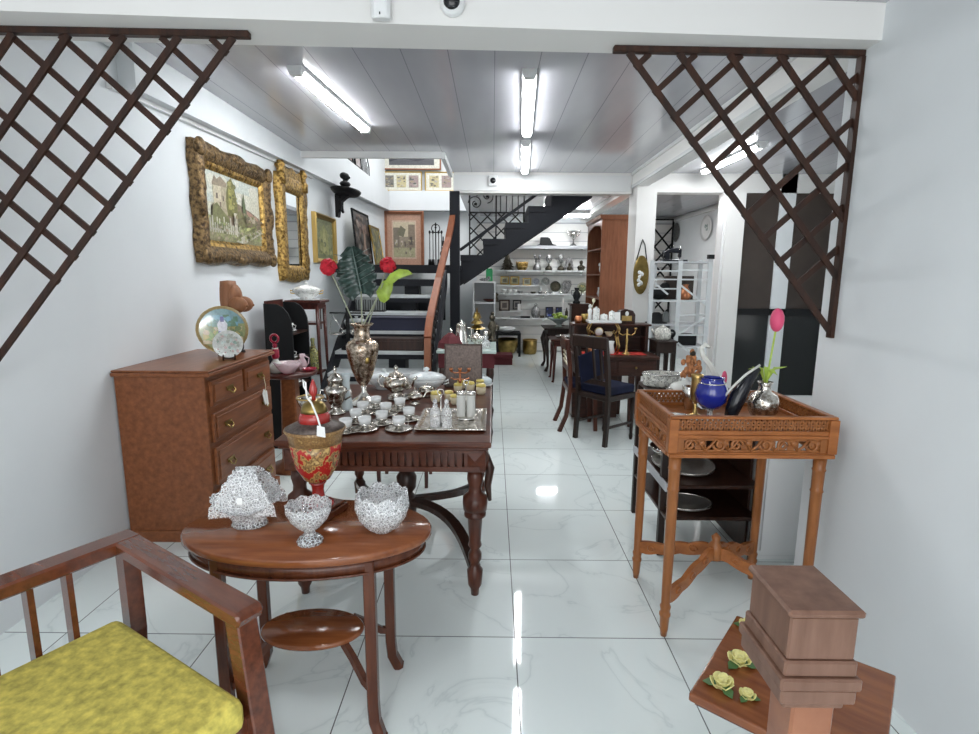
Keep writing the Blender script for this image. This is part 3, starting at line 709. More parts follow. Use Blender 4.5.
P('bowl', B().lathe(shell([(.05,0),(.10,.03),(.115,.075)], .006), 18, (0,0,0), 1.1, .8), 'grey_pot', DP); P('lid', B().lathe([(.118,.076),(.11,.09),(.05,.112),(.012,.115),(.018,.135),(0,.14)], 18, (0,0,0), 1.1, .8), 'grey_pot', DP)
# ================================================================== CHEST OF DRAWERS
CH = T('chest_of_drawers', 'reddish wooden chest of drawers with a dangling tag against the left wall', 'chest of drawers', (-1.455, 3.51, 0))
# local: x<0 into the wall, y<0 towards the camera
D_, LN = .485, .80
b = Bx(-D_, -LN, .06, -.018, 0, .905); P('carcass', b, 'chest_wood', CH, bev=.003)
b = Bx(-D_-.005, -LN-.02, .905, .018, .02, .925); b.box(-D_-.005, -LN-.012, .925, .010, .012, .937); P('top', b, 'chest_wood', CH, bev=.004)
b = Bx(-D_, -LN-.012, 0, .008, .012, .065); P('plinth', b, 'chest_wood', CH, bev=.004)
def drop_handle(par, y, z):
    b = B(); b.prism([(y-.04,z+.012),(y+.04,z+.012),(y+.03,z-.012),(y-.03,z-.012)], .008, .012, 'x')
    b.tube([(.012,y-.028,z),(.026,y-.026,z-.016),(.028,y,z-.03),(.026,y+.026,z-.016),(.012,y+.028,z)], .004, 6)
    return P('handle', b, 'old_brass', par, 'dull brass drop handle')
rows = [(.74,.875,2),(.545,.70,1),(.31,.515,1),(.085,.28,1)]
for z0, z1, n in rows:
    for k in range(n):
        ya = -LN + .03 + k*(LN-.03)/n; yb = ya + (LN-.06-(n-1)*.03)/n
        dr = P('drawer', Bx(-.018, ya, z0, 0, yb, z1).box(0, ya+.02, z0+.02, .006, yb-.02, z1-.02), 'chest_wood', CH, bev=.003)
        ym = (ya+yb)/2
        if n == 2: drop_handle(dr, ym, (z0+z1)/2)
        else:
            drop_handle(dr, ya+.13, (z0+z1)/2); drop_handle(dr, yb-.13, (z0+z1)/2)
tg = B(); yt = -.20
tg.tube([(.03,yt,.79),(.034,yt+.01,.74),(.03,yt+.012,.70)], .002, 4); P('tag_string', tg, 'cream', CH)
tg = B().prism([(yt-.018,.69),(yt+.004,.715),(yt+.03,.695),(yt+.045,.62),(yt+.012,.61)], .022, .025, 'x').prism([(yt+.01,.70),(yt+.035,.70),(yt+.05,.61),(yt+.03,.60)], .027, .030, 'x'); P('price_tag', tg, 'tag_white', CH, 'white paper tag')

CT = .937
def at(px, py, z): return on_z(px, py, z)
# wooden torso
b = B()
prof = [(0,0),(.065,0),(.062,.10),(.050,.20),(.056,.27),(.060,.33),(.056,.40),(.050,.445),(0,.45)]
b.lathe(prof, 16, (0,0,0), .85, 1.15)
b.ball((.022, 0, .35), .058, .062, .085, 14, 10)
for s in (-1, 1): b.ball((.070, s*.040, .30), .062, .044, .050, 14, 10); b.ball((.130, s*.042, .295), .009, .009, .009, 8, 6)
ONE('torso_sculpture', b, 'torso_wood', 'carved wooden female torso standing on the chest against the wall', 'sculpture', (-1.655, 3.41, CT))
def plate(name, label, loc, r, draw, rot, tilt, rim, matname='art_glaze', group=None, stand=True, cat='plate', rimmat=None):
    """a dish standing upright on its rim, front towards local -y"""
    t = T(name, label, cat, loc, rot, group)
    b = B(); b.lathe([(0,.012),(r*.55,.010),(r*.62,.004),(r*.97,-.010),(r,-.012),(r*.97,-.003),(r*.6,.012),(0,.022)], 28, cols=[rim]*7)
    lay = [0]
    def q(pts, c):
        lay[0] += 1
        b.add([(u*r, v*r, -.0125 - .0002*lay[0]) for u, v in pts], [tuple(range(len(pts)))], False, [c])
    draw(q)
    ca, sa = cos(tilt), sin(tilt)
    # stand the plate: its axis (local z) becomes +y, then lean back
    vs = []
    for x, y, z in b.v:
        X, Y, Z = x, z, y            # upright
        Y2 = Y*ca + (Z + r)*sa; Z2 = -Y*sa + (Z + r)*ca
        vs.append((X, Y2, Z2))
    b.v = vs; b.f = [tuple(reversed(f)) for f in b.f]
    zmin = min(v[2] for v in b.v); b.v = [(x, y, z - zmin + (.016 if stand else 0)) for x, y, z in b.v]
    P('plate_body', b, matname, t)
    if stand: P('plate_stand', B().bar([(-.03,-.03,.035),(-.03,-.02,.010),(-.03,.07,.006),(-.03,.045+r*.5*sa,.8*r)], .008, .012).bar([(.03,-.03,.035),(.03,-.02,.010),(.03,.07,.006),(.03,.045+r*.5*sa,.8*r)], .008, .012).bar([(-.03,.06,.006),(.03,.06,.006)], .012, .012), 'mahogany_dark', t, 'dark wooden stand')
    return t
def d_pl1(q):
    C = [(cos(2*pi*k/24)*.88, sin(2*pi*k/24)*.88) for k in range(24)]; q(C, (.30,.32,.12)); q([(u,v) for u,v in C if v > .05] , (.20,.34,.36)); 
    scatter(q, 60, -.75,-.6,.75,.1, [(.55,.46,.16),(.30,.42,.14),(.62,.5,.3),(.2,.26,.1)], .16, 3); scatter(q, 30, -.6,.1,.6,.6, [(.12,.28,.22),(.2,.4,.5),(.1,.2,.12)], .14, 5)
    q([(-.14,-.2),(-.2,.2),(0,.5),(.2,.2),(.14,-.2)], (.75,.75,.8)); q([(-.18,-.35),(-.16,-.1),(.16,-.1),(.18,-.35)], (.06,.08,.4)); q([(-.07,.3),(-.07,.52),(.07,.52),(.07,.3)], (.1,.1,.3))
a = at(233, 357, CT)
plate('display_plate', 'large coloured plate with figures and trees standing on the chest', (-1.625, 3.24, CT), .145, d_pl1, radians(28), radians(14), (.42,.30,.12))
def d_pl2(q): scatter(q, 46, -.72,-.72,.72,.72, [(.28,.40,.34),(.55,.66,.62),(.40,.42,.36),(.6,.45,.42)], .10, 8)
plate('display_plate', 'small white floral plate in front of the large coloured one on the chest', (-1.51, 3.06, CT), .080, d_pl2, radians(28), radians(18), (.78,.80,.77))
b = B().ball((0,0,.035), .02, .03, .035).ball((0,-.02,.085), .018).lathe([(0,0),(.03,0),(.025,.012),(0,.015)], 10)
ONE('black_figurine', b, 'iron', 'small dark figurine beside the plates on the chest, near the wall', 'figurine', (-1.60, 3.40, CT))

# ================================================================== ROUND PEDESTAL TABLE
RT = T('pedestal_table', 'round mahogany pedestal table between the chest and the black shelf unit', 'table', (-1.475, 3.86, 0))
P('tabletop', Lt([(0,.70),(.17,.70),(.195,.71),(.20,.722),(.195,.735),(0,.735)], 36), 'red_stand', RT)
P('column', B().taper((0,0,.05), .13, .13, (0,0,.70), .10, .10), 'chest_wood', RT, bev=.01)
P('base', B().lathe([(0,0),(.17,0),(.17,.025),(.09,.06),(.075,.09),(0,.09)], 24), 'chest_wood', RT)
zt = .735
t = T('ruby_decanter', 'tall ruby glass decanter with a ring stopper on the round pedestal table', 'decanter', (-1.535, 3.78, zt))
P('decanter_body', Lt(shell([(.035,0),(.045,.01),(.05,.035),(.03,.06),(.016,.08),(.022,.12),(.018,.15),(.02,.155)], .004)), 'frosted_glass', t, 'clear glass bulb and neck')
t.scale = (1.15,)*3
P('ruby_collar', Lt([(.0165,.085),(.024,.10),(.024,.14),(.017,.15)], 16), 'ruby_glass', t, 'ruby red neck')
P('stopper', B().lathe([(0,.155),(.012,.155),(.014,.175),(.006,.185),(0,.185)], 10).torus((0,0,.212), .024, .008, 'y', 16, 6), 'ruby_glass', t)
t = T('glass_basket', 'pink and white frilled glass basket on the round pedestal table', 'basket', (-1.445, 3.76, zt))
P('bowl', B().lathe(shell([(.035,0),(.05,.015),(.075,.045),(.09,.08)], .005), 24, wave=lambda a, r, z, j: (r*(1+.10*sin(8*a)*(z > .05)), z)), 'pink_glass', t)
P('glass_foot', Lt([(0,0),(.04,0),(.03,.008),(0,.01)]), 'ruby_glass', t)
ONE('glass_jug', B().lathe(shell([(.022,0),(.035,.03),(.03,.06),(.016,.085),(.022,.115)], .004), 16).tube([(.022,0,.10),(.05,0,.085),(.045,0,.045),(.034,0,.03)], .005, 6), 'pink_glass', 'small clear pink glass jug behind the frilled basket on the pedestal table', 'jug', (-1.40, 3.93, zt))
ONE('ruby_dish', Lt(shell([(.02,0),(.045,.008),(.055,.022)], .004)), 'ruby_glass', 'small flat ruby glass dish at the right edge of the pedestal table', 'dish', (-1.325, 3.86, zt))

# ================================================================== BLACK SHELF UNIT with curved sides
SU = T('shelf_unit', 'black shelf unit with curved sides holding teacups beside the left wall', 'shelf unit', (-1.82, 4.30, 0))
side = [(0,0),(.22,0),(.22,.98),(.212,1.06),(.19,1.12),(.155,1.165),(.11,1.19),(0,1.195)]
for y in (0, .38): P('side_panel', B().prism(side, y, y+.018, 'y'), 'black_paint', SU)
P('back_panel', Bx(0,.018,0,.012,.38,1.215), 'red_stand', SU, 'reddish wooden back')
for z in (.05,.28,.50,.72,.94): P('shelf', Bx(.012,.018,z,.21,.38,z+.016), 'mahogany_dark', SU)
CUPP = [(.016,0),(.02,.006),(.032,.02),(.038,.045),(.042,.06)]
def teacup(label, loc, mat='porcelain', s=1, group='teacups in the black shelf unit', rot=0):
    t = T('teacup', label, 'cup', loc, rot, group)
    P('cup', B().lathe(scaled(shell(CUPP, .003), s), 18, (0,0,.010*s)).tube([(.040*s,0,.058*s),(.062*s,0,.052*s),(.056*s,0,.03*s),(.034*s,0,.028*s)], .0035*s, 6), mat, t)
    P('saucer', Lt(scaled([(0,0),(.03,0),(.065,.010),(.066,.013),(.03,.006),(0,.006)], s)), mat, t); return t
teacup('white teacup on the top shelf of the black curved unit', (-1.695, 4.48, .956))
teacup('white teacup on the third shelf of the black curved unit, behind the pedestal table', (-1.695, 4.50, .516), s=1.1)
teacup('white teacup on the second shelf from the top of the black curved unit', (-1.695, 4.46, .736), s=1.)
teacup('white floral teacup on the shelf nearest the floor in view of the black curved unit', (-1.695, 4.47, .296), 'flower_china', 1.1)

# ================================================================== PLANT STAND with tureen
PS = T('plant_stand', 'tall dark red plant stand with slender legs carrying a white tureen', 'plant stand', (-1.68, 4.92, 0))
P('top', Bx(-.16,-.14,1.175,.16,.14,1.20), 'red_stand', PS, bev=.006); P('apron', Bx(-.13,-.11,1.12,.13,.11,1.175), 'red_stand', PS)
for i in (-1,1):
    for j in (-1,1): P('leg', B().tube([(i*.12,j*.10,1.15),(i*.125,j*.105,.7),(i*.15,j*.12,0)], [.018,.014,.011], 8), 'red_stand', PS)
P('middle_shelf', Bx(-.115,-.095,.98,.115,.095,1.0), 'red_stand', PS); P('lower_shelf', Bx(-.115,-.10,.53,.115,.10,.55), 'red_stand', PS)
for i in (-1,1):
    for k in (-1,0,1): P('spindle', B().tube([(i*.10, k*.05,.93),(i*.10,k*.05,1.12)], .006, 6), 'red_stand', PS)
t = T('tureen', 'white gold trimmed tureen with lid on top of the tall plant stand', 'tureen', (-1.68, 4.92, 1.20))
P('bowl', Lt(shell([(.055,0),(.05,.012),(.09,.04),(.12,.075),(.125,.085)], .006), 24), 'flower_china', t); P('lid', Lt([(.127,.086),(.11,.105),(.06,.125),(.015,.132),(.012,.14),(.02,.15),(0,.165)], 24), 'flower_china', t)
for s in (-1,1): P('handle', B().tube([(s*.118,0,.075),(s*.15,0,.085),(s*.145,0,.06),(s*.11,0,.055)], .006, 6), 'gold_line', t, 'gilt handle')
P('saucer', Lt([(0,-.0),(.12,.0),(.14,.008),(.05,.004),(0,.004)], 24), 'porcelain', t)
t = T('bottle_vase', 'slim green and yellow patterned bottle vase on the lower shelf of the plant stand', 'vase', (-1.635, 4.88, .55)); t.scale = (1.1,)*3
P('vase_body', Lt([(0,0),(.04,0),(.05,.03),(.055,.10),(.045,.16),(.02,.20),(.014,.24),(.018,.27),(.014,.28),(0,.28)], 20), 'bottle_pattern', t)
P('neck_ring', B().torus((0,0,.205), .021, .004), 'old_brass', t)

# ================================================================== DINING TABLE
DT = T('dining_table', 'large mahogany dining table with fluted apron, turned legs and silverware on it', 'table', (-.455, 2.765, 0))
HX, HY = .455, .60; TZt = .74
b = Bx(-HX,-HY,.715,HX,HY,TZt); P('tabletop', b, 'mahogany', DT, bev=.006, seg=2)
P('top_moulding', Bx(-HX+.012,-HY+.012,.70,HX-.012,HY-.012,.715), 'mahogany', DT, bev=.004)
for (ax, s) in (('y',-1),('y',1),('x',-1),('x',1)):
    b = B(); ln = (HX if ax == 'y' else HY) - .05; off = (HY if ax == 'y' else HX) - .045
    def bx(u0, u1, z0, z1, d0, d1):
        if ax == 'y': b.box(u0, s*(off+d0), z0, u1, s*(off+d1), z1)
        else: b.box(s*(off+d0), u0, z0, s*(off+d1), u1, z1)
    bx(-ln, ln, .60, .70, -.024, -.012); bx(-ln, ln, .60, .622, 0, .016); bx(-ln, ln, .682, .70, 0, .012)
    n = int(2*(ln-.04)/.031)
    for k in range(n+1): u = -ln + .055 + k*(2*ln-.11)/n; bx(u-.0095, u+.0095, .622, .682, -.012, .011)
    P('apron', b, 'mahogany', DT, 'fluted apron')
LEGP = [(0,0),(.0175,0),(.02,.03),(.031,.05),(.036,.12),(.022,.14),(.02,.155),(.030,.175),(.030,.2),(.02,.222),(.031,.24),(.026,.26),(.033,.37),(.048,.38),(.048,.395),(.035,.402),(.052,.41),(.055,.44),(.053,.47),(.03,.49),(.028,.515),(.036,.55),(.032,.60),(0,.60)]
for i in (-1,1):
    for j in (-1,1):
        o = P('leg', Lt(LEGP, 20, c=(i*.385, j*.515, 0)), 'mahogany_leg', DT)
        bb = Bx(i*.385-.045, j*.515-.045, .595, i*.385+.045, j*.515+.045, .70)
        for (dx, dy) in ((0,-1),(1,0),(-1,0),(0,1)):
            cx, cy = i*.385+dx*.045, j*.515+dy*.045; tx, ty = -dy, dx
            bb.add([(cx-tx*.045,cy-ty*.045,.60),(cx+tx*.045,cy+ty*.045,.60),(cx+tx*.045,cy+ty*.045,.695),(cx-tx*.045,cy-ty*.045,.695),(cx+dx*.02,cy+dy*.02,.648)], [(0,1,4),(1,2,4),(2,3,4),(3,0,4)])
        P('corner_block', bb, 'mahogany', o)
        # curved stretcher from the leg in to the centre
        pts = [(i*.385*(1-t), j*.515*(1-t) , .125 + .10*sin(pi*t*.5) ) for t in [k/12 for k in range(13)]]
        pts = [(x + j*.0 + i*.05*sin(pi*k/12), y - j*.09*sin(pi*k/12), z) for k, (x, y, z) in enumerate(pts)]
        P('stretcher', B().bar(pts, .05, .032), 'mahogany_dark', DT)
P('centre_finial', Lt([(0,.15),(.05,.16),(.055,.20),(.045,.25),(.03,.27),(.05,.30),(.055,.36),(.03,.40),(.012,.42),(.02,.44),(0,.46)], 16), 'mahogany_dark', DT)
for j in (-1, 1): P('drop_carving', B().tube([(.385+.05, j*.515, .66),(.45,j*.515,.60),(.44,j*.515,.52),(.45,j*.515,.45)], [.012,.02,.016,.008], 8), 'mahogany_dark', DT)
# small stool standing behind it
SS = T('low_stool', 'low reddish stool seen between the dining table legs at its far end', 'stool', (-.60, 3.62, 0))
P('seat', Bx(-.19,-.16,.44,.19,.16,.47), 'red_stand', SS, bev=.006)
for i in (-1,1):
    for j in (-1,1): P('leg', B().taper((i*.16,j*.13,0), .022, .022, (i*.165,j*.135,.44), .034, .034), 'red_stand', SS)

# ================================================================== DARK RED SIDE CABINET behind it with marble top
SD = T('side_table', 'dark red side table with a pale marble top beside the aisle, behind the dining table', 'table', (-.215, 4.88, 0))
P('marble_top', Bx(-.25,-.43,.785,.25,.43,.81), 'marble_green', SD, 'pale green marble top', bev=.004)
P('apron', Bx(-.235,-.41,.66,.235,.41,.785), 'red_cloth', SD, 'dark red painted apron')
for i in (-1,1):
    for j in (-1,1): P('leg', Lt([(0,0),(.02,0),(.022,.05),(.03,.10),(.022,.14),(.026,.55),(.034,.60),(.03,.66),(0,.66)], 12, c=(i*.20, j*.38, 0)), 'mahogany_dark', SD)
P('lower_shelf', Bx(-.21,-.39,.18,.21,.39,.20), 'mahogany_dark', SD)

# ================================================================== OVAL TABLE in front
OT = T('oval_table', 'oval reddish brown table with lower shelf in the left foreground, crystal on it', 'table', (-.585, 1.622, 0))
def oval(prof, sx, sy, n=48, c=(0,0,0)): return B().lathe(prof, n, c, sx, sy)
P('tabletop', oval([(0,.600),(.97,.600),(1,.607),(1.0,.622),(.985,.63),(0,.63)], .395, .213), 'oval_wood', OT)
P('apron', oval([(.92,.562),(.94,.562),(.94,.60),(.92,.60)], .395, .213), 'oval_leg', OT)
P('apron_bead', B().tube([(.373*cos(2*pi*k/48), .202*sin(2*pi*k/48), .562) for k in range(48)], .004, 6, True), 'oval_leg', OT)
for i in (-1,1):
    for j in (-1,1):
        x, y = i*.226, j*.145
        P('leg', B().bar([(x,y,.60),(x,y,.30),(x,y,.12),(x+i*.004,y+j*.004,.06),(x+i*.022,y+j*.012,.012),(x+i*.03,y+j*.014,.0)], .034, .034), 'oval_leg', OT, bev=.004)
        P('stretcher', B().bar([(x,y,.16),(x-i*.03,y-j*.02,.175),(x-i*.075,y-j*.055,.23),(x-i*.11,y-j*.08,.265)], .018, .022), 'oval_leg', OT)
P('lower_shelf', oval([(0,.262),(.16,.262),(.168,.268),(.168,.276),(.16,.282),(0,.282)], 1, .60, c=(.0,-.01,0)), 'oval_wood', OT)

# ================================================================== ARMCHAIR bottom left
AC = T('armchair', 'wooden armchair with a yellow floral seat cut off at the bottom left corner', 'chair', (-.585, 1.19, 0), radians(-31))
# local x forward (the front of the arm is at x = 0), y = 0 is the arm seen in the photo, the other arm lies towards the camera
for y in (0, -.56):
    P('arm', B().prism([(-.60,.655),(-.30,.640),(.0,.628),(.012,.615),(.0,.588),(-.30,.60),(-.60,.615)], y-.036, y+.036), 'armchair_wood', AC, bev=.006)
    P('front_leg', B().bar([(-.035,y,.595),(-.005,y,.36),(.045,y,.0)], .055, .055), 'armchair_wood', AC, bev=.004)
    P('rear_leg', B().bar([(-.63,y,0),(-.58,y,.36),(-.58,y,.62)], .045, .045), 'armchair_wood', AC)
P('seat_frame', Bx(-.60,-.55,.28,.0,-.01,.345), 'armchair_wood', AC, bev=.004)
P('seat', Bx(-.57,-.525,.345,.035,-.045,.43), 'seat_yellow', AC, 'yellow floral cushion', bev=.025, seg=3)
P('top_rail', Bx(-.635,-.596,.615,-.56,.036,.655), 'armchair_wood', AC, bev=.006)
for k in range(4): P('back_slat', B().bar([(-.595,-.41+.087*k,.34),(-.595,-.41+.087*k,.62)], .04, .015), 'armchair_wood', AC)
# ================================================================== ON THE OVAL TABLE
OZ = .63
UR = T('lidded_urn', 'red and gold lidded urn on a square wooden plinth on the oval table', 'urn', (-.58, 1.715, OZ), radians(-22)); UR.scale = (.95, .95, 1.17)
P('plinth', Bx(-.072,-.072,0,.072,.072,.022).box(-.064,-.064,.022,.064,.064,.030), 'oval_leg', UR, 'reddish brown wooden plinth', bev=.003)
P('foot', Lt([(0,.030),(.055,.030),(.052,.036),(.030,.042),(.022,.055),(.020,.075),(.024,.09),(.03,.095),(0,.095)], 28), 'red_lacquer', UR, 'red lacquered stem')
P('body', Lt([(0,.095),(.022,.095),(.045,.108),(.072,.145),(.084,.19),(.088,.215),(0,.215)], 36), 'urn_red', UR, 'red body with gold relief')
P('rim_band', Lt([(.088,.215),(.092,.235),(.098,.246),(.104,.252),(.102,.257),(.08,.262),(0,.262)], 36), 'urn_gold', UR, 'gold rim band')
lid = P('lid', Lt([(.10,.258),(.075,.268),(.055,.275),(.05,.278),(0,.278)], 32), 'hammered', UR, 'dull brown lid rim')
P('lid_dome', Lt([(.055,.274),(.052,.292),(.046,.302),(0,.302)], 28), 'red_lacquer', lid, 'red dome')
P('lid_cap', Lt([(.046,.302),(.044,.312),(.036,.326),(.02,.334),(.010,.336),(0,.336)], 28), 'old_brass', lid, 'brass coloured cap')
P('knob', Lt([(0,.336),(.008,.336),(.006,.346),(.012,.352),(.014,.366),(.009,.38),(.004,.392),(0,.396)], 14), 'red_lacquer', lid, 'red finial')
P('tag_string', B().tube([(-.012,-.01,.352),(-.022,-.02,.375),(-.024,-.02,.395),(-.018,-.015,.385),(-.012,-.02,.345),(.02,-.035,.335),(.05,-.045,.30),(.066,-.05,.272)], .0032, 6), 'tag_white', UR, 'white string')
P('price_tag', B().add([(.058,-.058,.278),(.076,-.045,.272),(.092,-.062,.250),(.072,-.078,.256),(.059,-.056,.279),(.077,-.043,.273),(.093,-.060,.251),(.073,-.076,.257)], [(0,1,2,3),(4,7,6,5),(0,4,5,1),(1,5,6,2),(2,6,7,3),(3,7,4,0)]), 'tag_white', UR, 'white paper tag')

def zig(n, amp, z0, zf): return lambda a, r, z, j: (r, z + (amp*abs(sin(n*a/2)) if z > z0 else 0))
t = T('crystal_basket', 'cut crystal basket with a broad arched handle at the left of the oval table', 'basket', (-.774, 1.625, OZ), radians(6))
P('bowl', B().lathe(shell([(.050,0),(.056,.006),(.050,.016),(.062,.04),(.082,.062),(.112,.082)], .008), 44, (0,0,0), 1, .72, smooth=False, facet=.025,
  wave=lambda a, r, z, j: (r, z + (.018*cos(2*a) + .006*abs(sin(7*a)) if z > .055 else 0))), 'crystal', t)
b = B(); vs = []; fs = []; n = 22
for k in range(n+1):
    a = pi*k/n; y = -.062*cos(a); z = .058 + .135*sin(a)**.8; w = .074*(1-sin(a)) + .027 + (.012 if k % 2 else 0)*.5; m = 6
    for th in (0, .008):
        for i in range(m+1):
            u = -1 + 2*i/m; vs.append((u*w, (y)*(1-th*9) + (.002 if i % 2 else 0), z - th + (.0025 if (i+k) % 2 else 0)))
m1 = 7
for k in range(n):
    for side in (0, 1):
        for i in range(6):
            a0 = k*14 + side*7 + i; a1 = a0 + 14
            fs.append((a0, a0+1, a1+1, a1) if side == 0 else (a0, a1, a1+1, a0+1))
    for e in (0, 6):
        a0 = k*14 + e; fs.append((a0, a0+14, a0+21, a0+7) if e == 0 else (a0, a0+7, a0+21, a0+14))
b.add(vs, fs); P('handle', b, 'crystal', t)
P('price_tag', B().add([(-.012,-.062,.118),(.004,-.062,.118),(.004,-.066,.098),(-.012,-.066,.098),(-.012,-.060,.118),(.004,-.060,.118),(.004,-.064,.098),(-.012,-.064,.098)], [(0,3,2,1),(4,5,6,7),(0,1,5,4),(1,2,6,5),(2,3,7,6),(3,0,4,7)]), 'tag_white', t, 'small white tag')
t = T('crystal_compote', 'small footed crystal compote in the middle of the oval table front', 'compote', (-.544, 1.515, OZ))
P('bowl', B().lathe(shell([(.016,.040),(.030,.050),(.052,.075),(.063,.10),(.065,.118)], .007), 40, smooth=False, facet=.04, wave=lambda a, r, z, j: (r, z + (.008*abs(sin(5*a)) if z > .11 else 0))), 'crystal', t)
P('foot', B().lathe([(0,0),(.036,0),(.038,.008),(.030,.018),(.018,.026),(.015,.034),(.018,.042),(0,.042)], 20, smooth=False, facet=.03), 'crystal', t)
ONE('crystal_bowl', B().lathe(shell([(.030,0),(.052,.018),(.072,.045),(.083,.08),(.078,.115)], .008), 48, smooth=False, facet=.025, wave=lambda a, r, z, j: (r, z + (.016*abs(sin(4*a)) if z > .1 else 0))), 'crystal',
    'round cut crystal bowl with a scalloped rim at the right of the oval table', 'bowl', (-.342, 1.60, OZ))

# ================================================================== ON THE DINING TABLE
DZ = .74
def mini(px, py, z=DZ): v = on_z(px, py, z); return (v.x, v.y, z)
VS = T('metal_vase', 'tall engraved metal vase on a stepped foot holding artificial flowers', 'vase', (-.693, 2.86, DZ))
P('foot', Lt([(0,0),(.095,0),(.095,.008),(.045,.03),(.02,.05),(.014,.075),(.016,.10),(0,.10)], 28), 'silver', VS, 'brighter silver foot')
P('vase_body', Lt(shell([(.014,.095),(.024,.105),(.038,.125),(.058,.175),(.076,.24),(.085,.29),(.086,.315),(.074,.335),(.052,.345),(.043,.355),(.040,.405),(.046,.418),(.060,.424),(.062,.432)], .004)[1:], 32), 'engraved_vase', VS)
P('relief', B().ball((.035,-.063,.245), .016,.008,.022), 'old_brass', VS, 'golden relief')
def stem(par, pts, r=.0035, mat='stem_green'): return P('stem', B().tube(pts, r, 6), mat, par)
def px_on(par, px, py, Y):
    v = on_y(px, py, Y); return (v.x - par.location.x, v.y - par.location.y, v.z - par.location.z)
def carnation(label, px, py, Y, r):
    t = T('carnation', label, 'artificial flower', (VS.location.x, VS.location.y, DZ), 0, 'red carnations in the metal vase')
    h = px_on(VS, px, py, Y); stem(t, [(.0 + .0*h[0], 0, .15), (h[0]*.25, h[1]*.2, .43), (h[0]*.7, h[1]*.7, .43+(h[2]-.43)*.62), h])
    b = B(); rr = random.Random(len(label))
    for k in range(26):
        a = rr.random()*6.28; e = rr.random()*2-1; q = sqrt(1-e*e)
        c = Vector((q*cos(a), q*sin(a), e))*r*.62; u = c.cross(Vector((.3,.2,1))).normalized(); w2 = c.cross(u).normalized(); o = Vector(h); n_ = c.normalized()
        pts = [o + c*.2] + [o + n_*r*(.95+.1*(i % 2)) + (u*cos(i*.9)+w2*sin(i*.9))*r*.52 for i in range(7)]
        b.add([p[:] for p in pts], [(0,i,i+1) for i in range(1,7)] + [tuple(range(7,0,-1))])
    b.ball(h, r*.7, r*.7, r*.7, 10, 8); P('flower_head', b, 'petal_red', t)
    P('calyx', B().lathe([(0,-r*1.1),(.008,-r*1.0),(.014,-r*.55),(0,-r*.5)], 8, h), 'leaf_lime', t, 'green calyx')
carnation('red carnation leaning left out of the metal vase, in front of the white wall', 328.5, 267, 2.80, .039)
carnation('red carnation leaning right out of the metal vase, in front of the street picture', 388, 265, 2.92, .039)
LF = T('monstera_leaf', 'large dark green monstera leaf standing in the metal vase', 'artificial leaf', (VS.location.x, VS.location.y, DZ))
tip = px_on(VS, 352, 247, 2.90); base = px_on(VS, 361, 289, 2.90)
stem(LF, [(0,.01,.15),(.0,.01,.42),(base[0],base[1],base[2])], .004)
b = B(); ax = Vector(tip) - Vector(base); ln = ax.length*1.0; ax.normalize(); sd = Vector((ax.z, 0, -ax.x)); b0 = Vector(base); nr = Vector((0,-1,0))
out = []
for k in range(29):
    t_ = k/28; wdt = .104*sin(pi*min(1, t_*.90+.09))**.6
    out.append((t_, wdt))
for s in (-1, 1):
    vs = []; fs = []
    for k, (t_, wd) in enumerate(out):
        notch = .72 if k % 5 == 3 and 4 < k < 26 else 1
        for i in range(5):
            q = i/4; vs.append(b0 + ax*(ln*1.12*(t_-.10) + .03*q*q*(1-t_)*-1) + sd*s*wd*q*(notch if q > .7 else 1) + nr*(.035*q*q - .01*sin(k*1.25)*q))
    for k in range(28):
        for i in range(4):
            a0 = k*5+i; fs.append((a0, a0+1, a0+6, a0+5) if s > 0 else (a0, a0+5, a0+6, a0+1))
    b.add([v[:] for v in vs], fs, True)
o = P('leaf_blade', b, 'leaf_dark', LF); sm = o.modifiers.new('thick', 'SOLIDIFY'); sm.thickness = .0015
vb = B().tube([b0 + ax*ln*1.1*(k/8-.05) + nr*.006 for k in range(9)], [.0035]*6+[.0025,.002,.001], 5)
for k in range(1, 7):
    for s in (-1, 1): vb.tube([b0 + ax*ln*1.1*(k/8-.06) + nr*.006, b0 + ax*ln*1.1*(k/8+.01) + sd*s*.05 + nr*.012, b0 + ax*ln*1.1*(k/8+.06) + sd*s*.095 + nr*.026], .0014, 4)
P('veins', vb, 'leaf_vein', LF, 'paler veins')
LL = T('lime_leaf', 'yellow green anthurium leaf drooping right from the metal vase', 'artificial leaf', (VS.location.x, VS.location.y, DZ))
h = px_on(VS, 389, 280, 2.84); m_ = px_on(VS, 376, 300, 2.86)
stem(LL, [(0,-.01,.15),(.01,-.01,.42),m_,px_on(VS, 383, 283, 2.84)], .004)
q1 = [px_on(VS, x, y, 2.84) for x, y in ((383,281),(376,292),(378,297),(380,301),(384,303),(389,299),(392,291),(393,284),(391,279))]
q2 = [px_on(VS, x, y, 2.83) for x, y in ((385,281),(391,285),(398,279),(406,276),(413,274),(408,270),(399,269),(390,274))]
b = B()
for q in (q1, q2):
    cx = [sum(v[i] for v in q)/len(q) for i in range(3)]; cx[1] += .012; n = len(q)
    b.add([tuple(cx)] + list(q) , [(0, 1+i, 1+(i+1) % n) for i in range(n)], True)
o = P('leaf_blade', b, 'leaf_lime', LL); sm = o.modifiers.new('thick', 'SOLIDIFY'); sm.thickness = .002
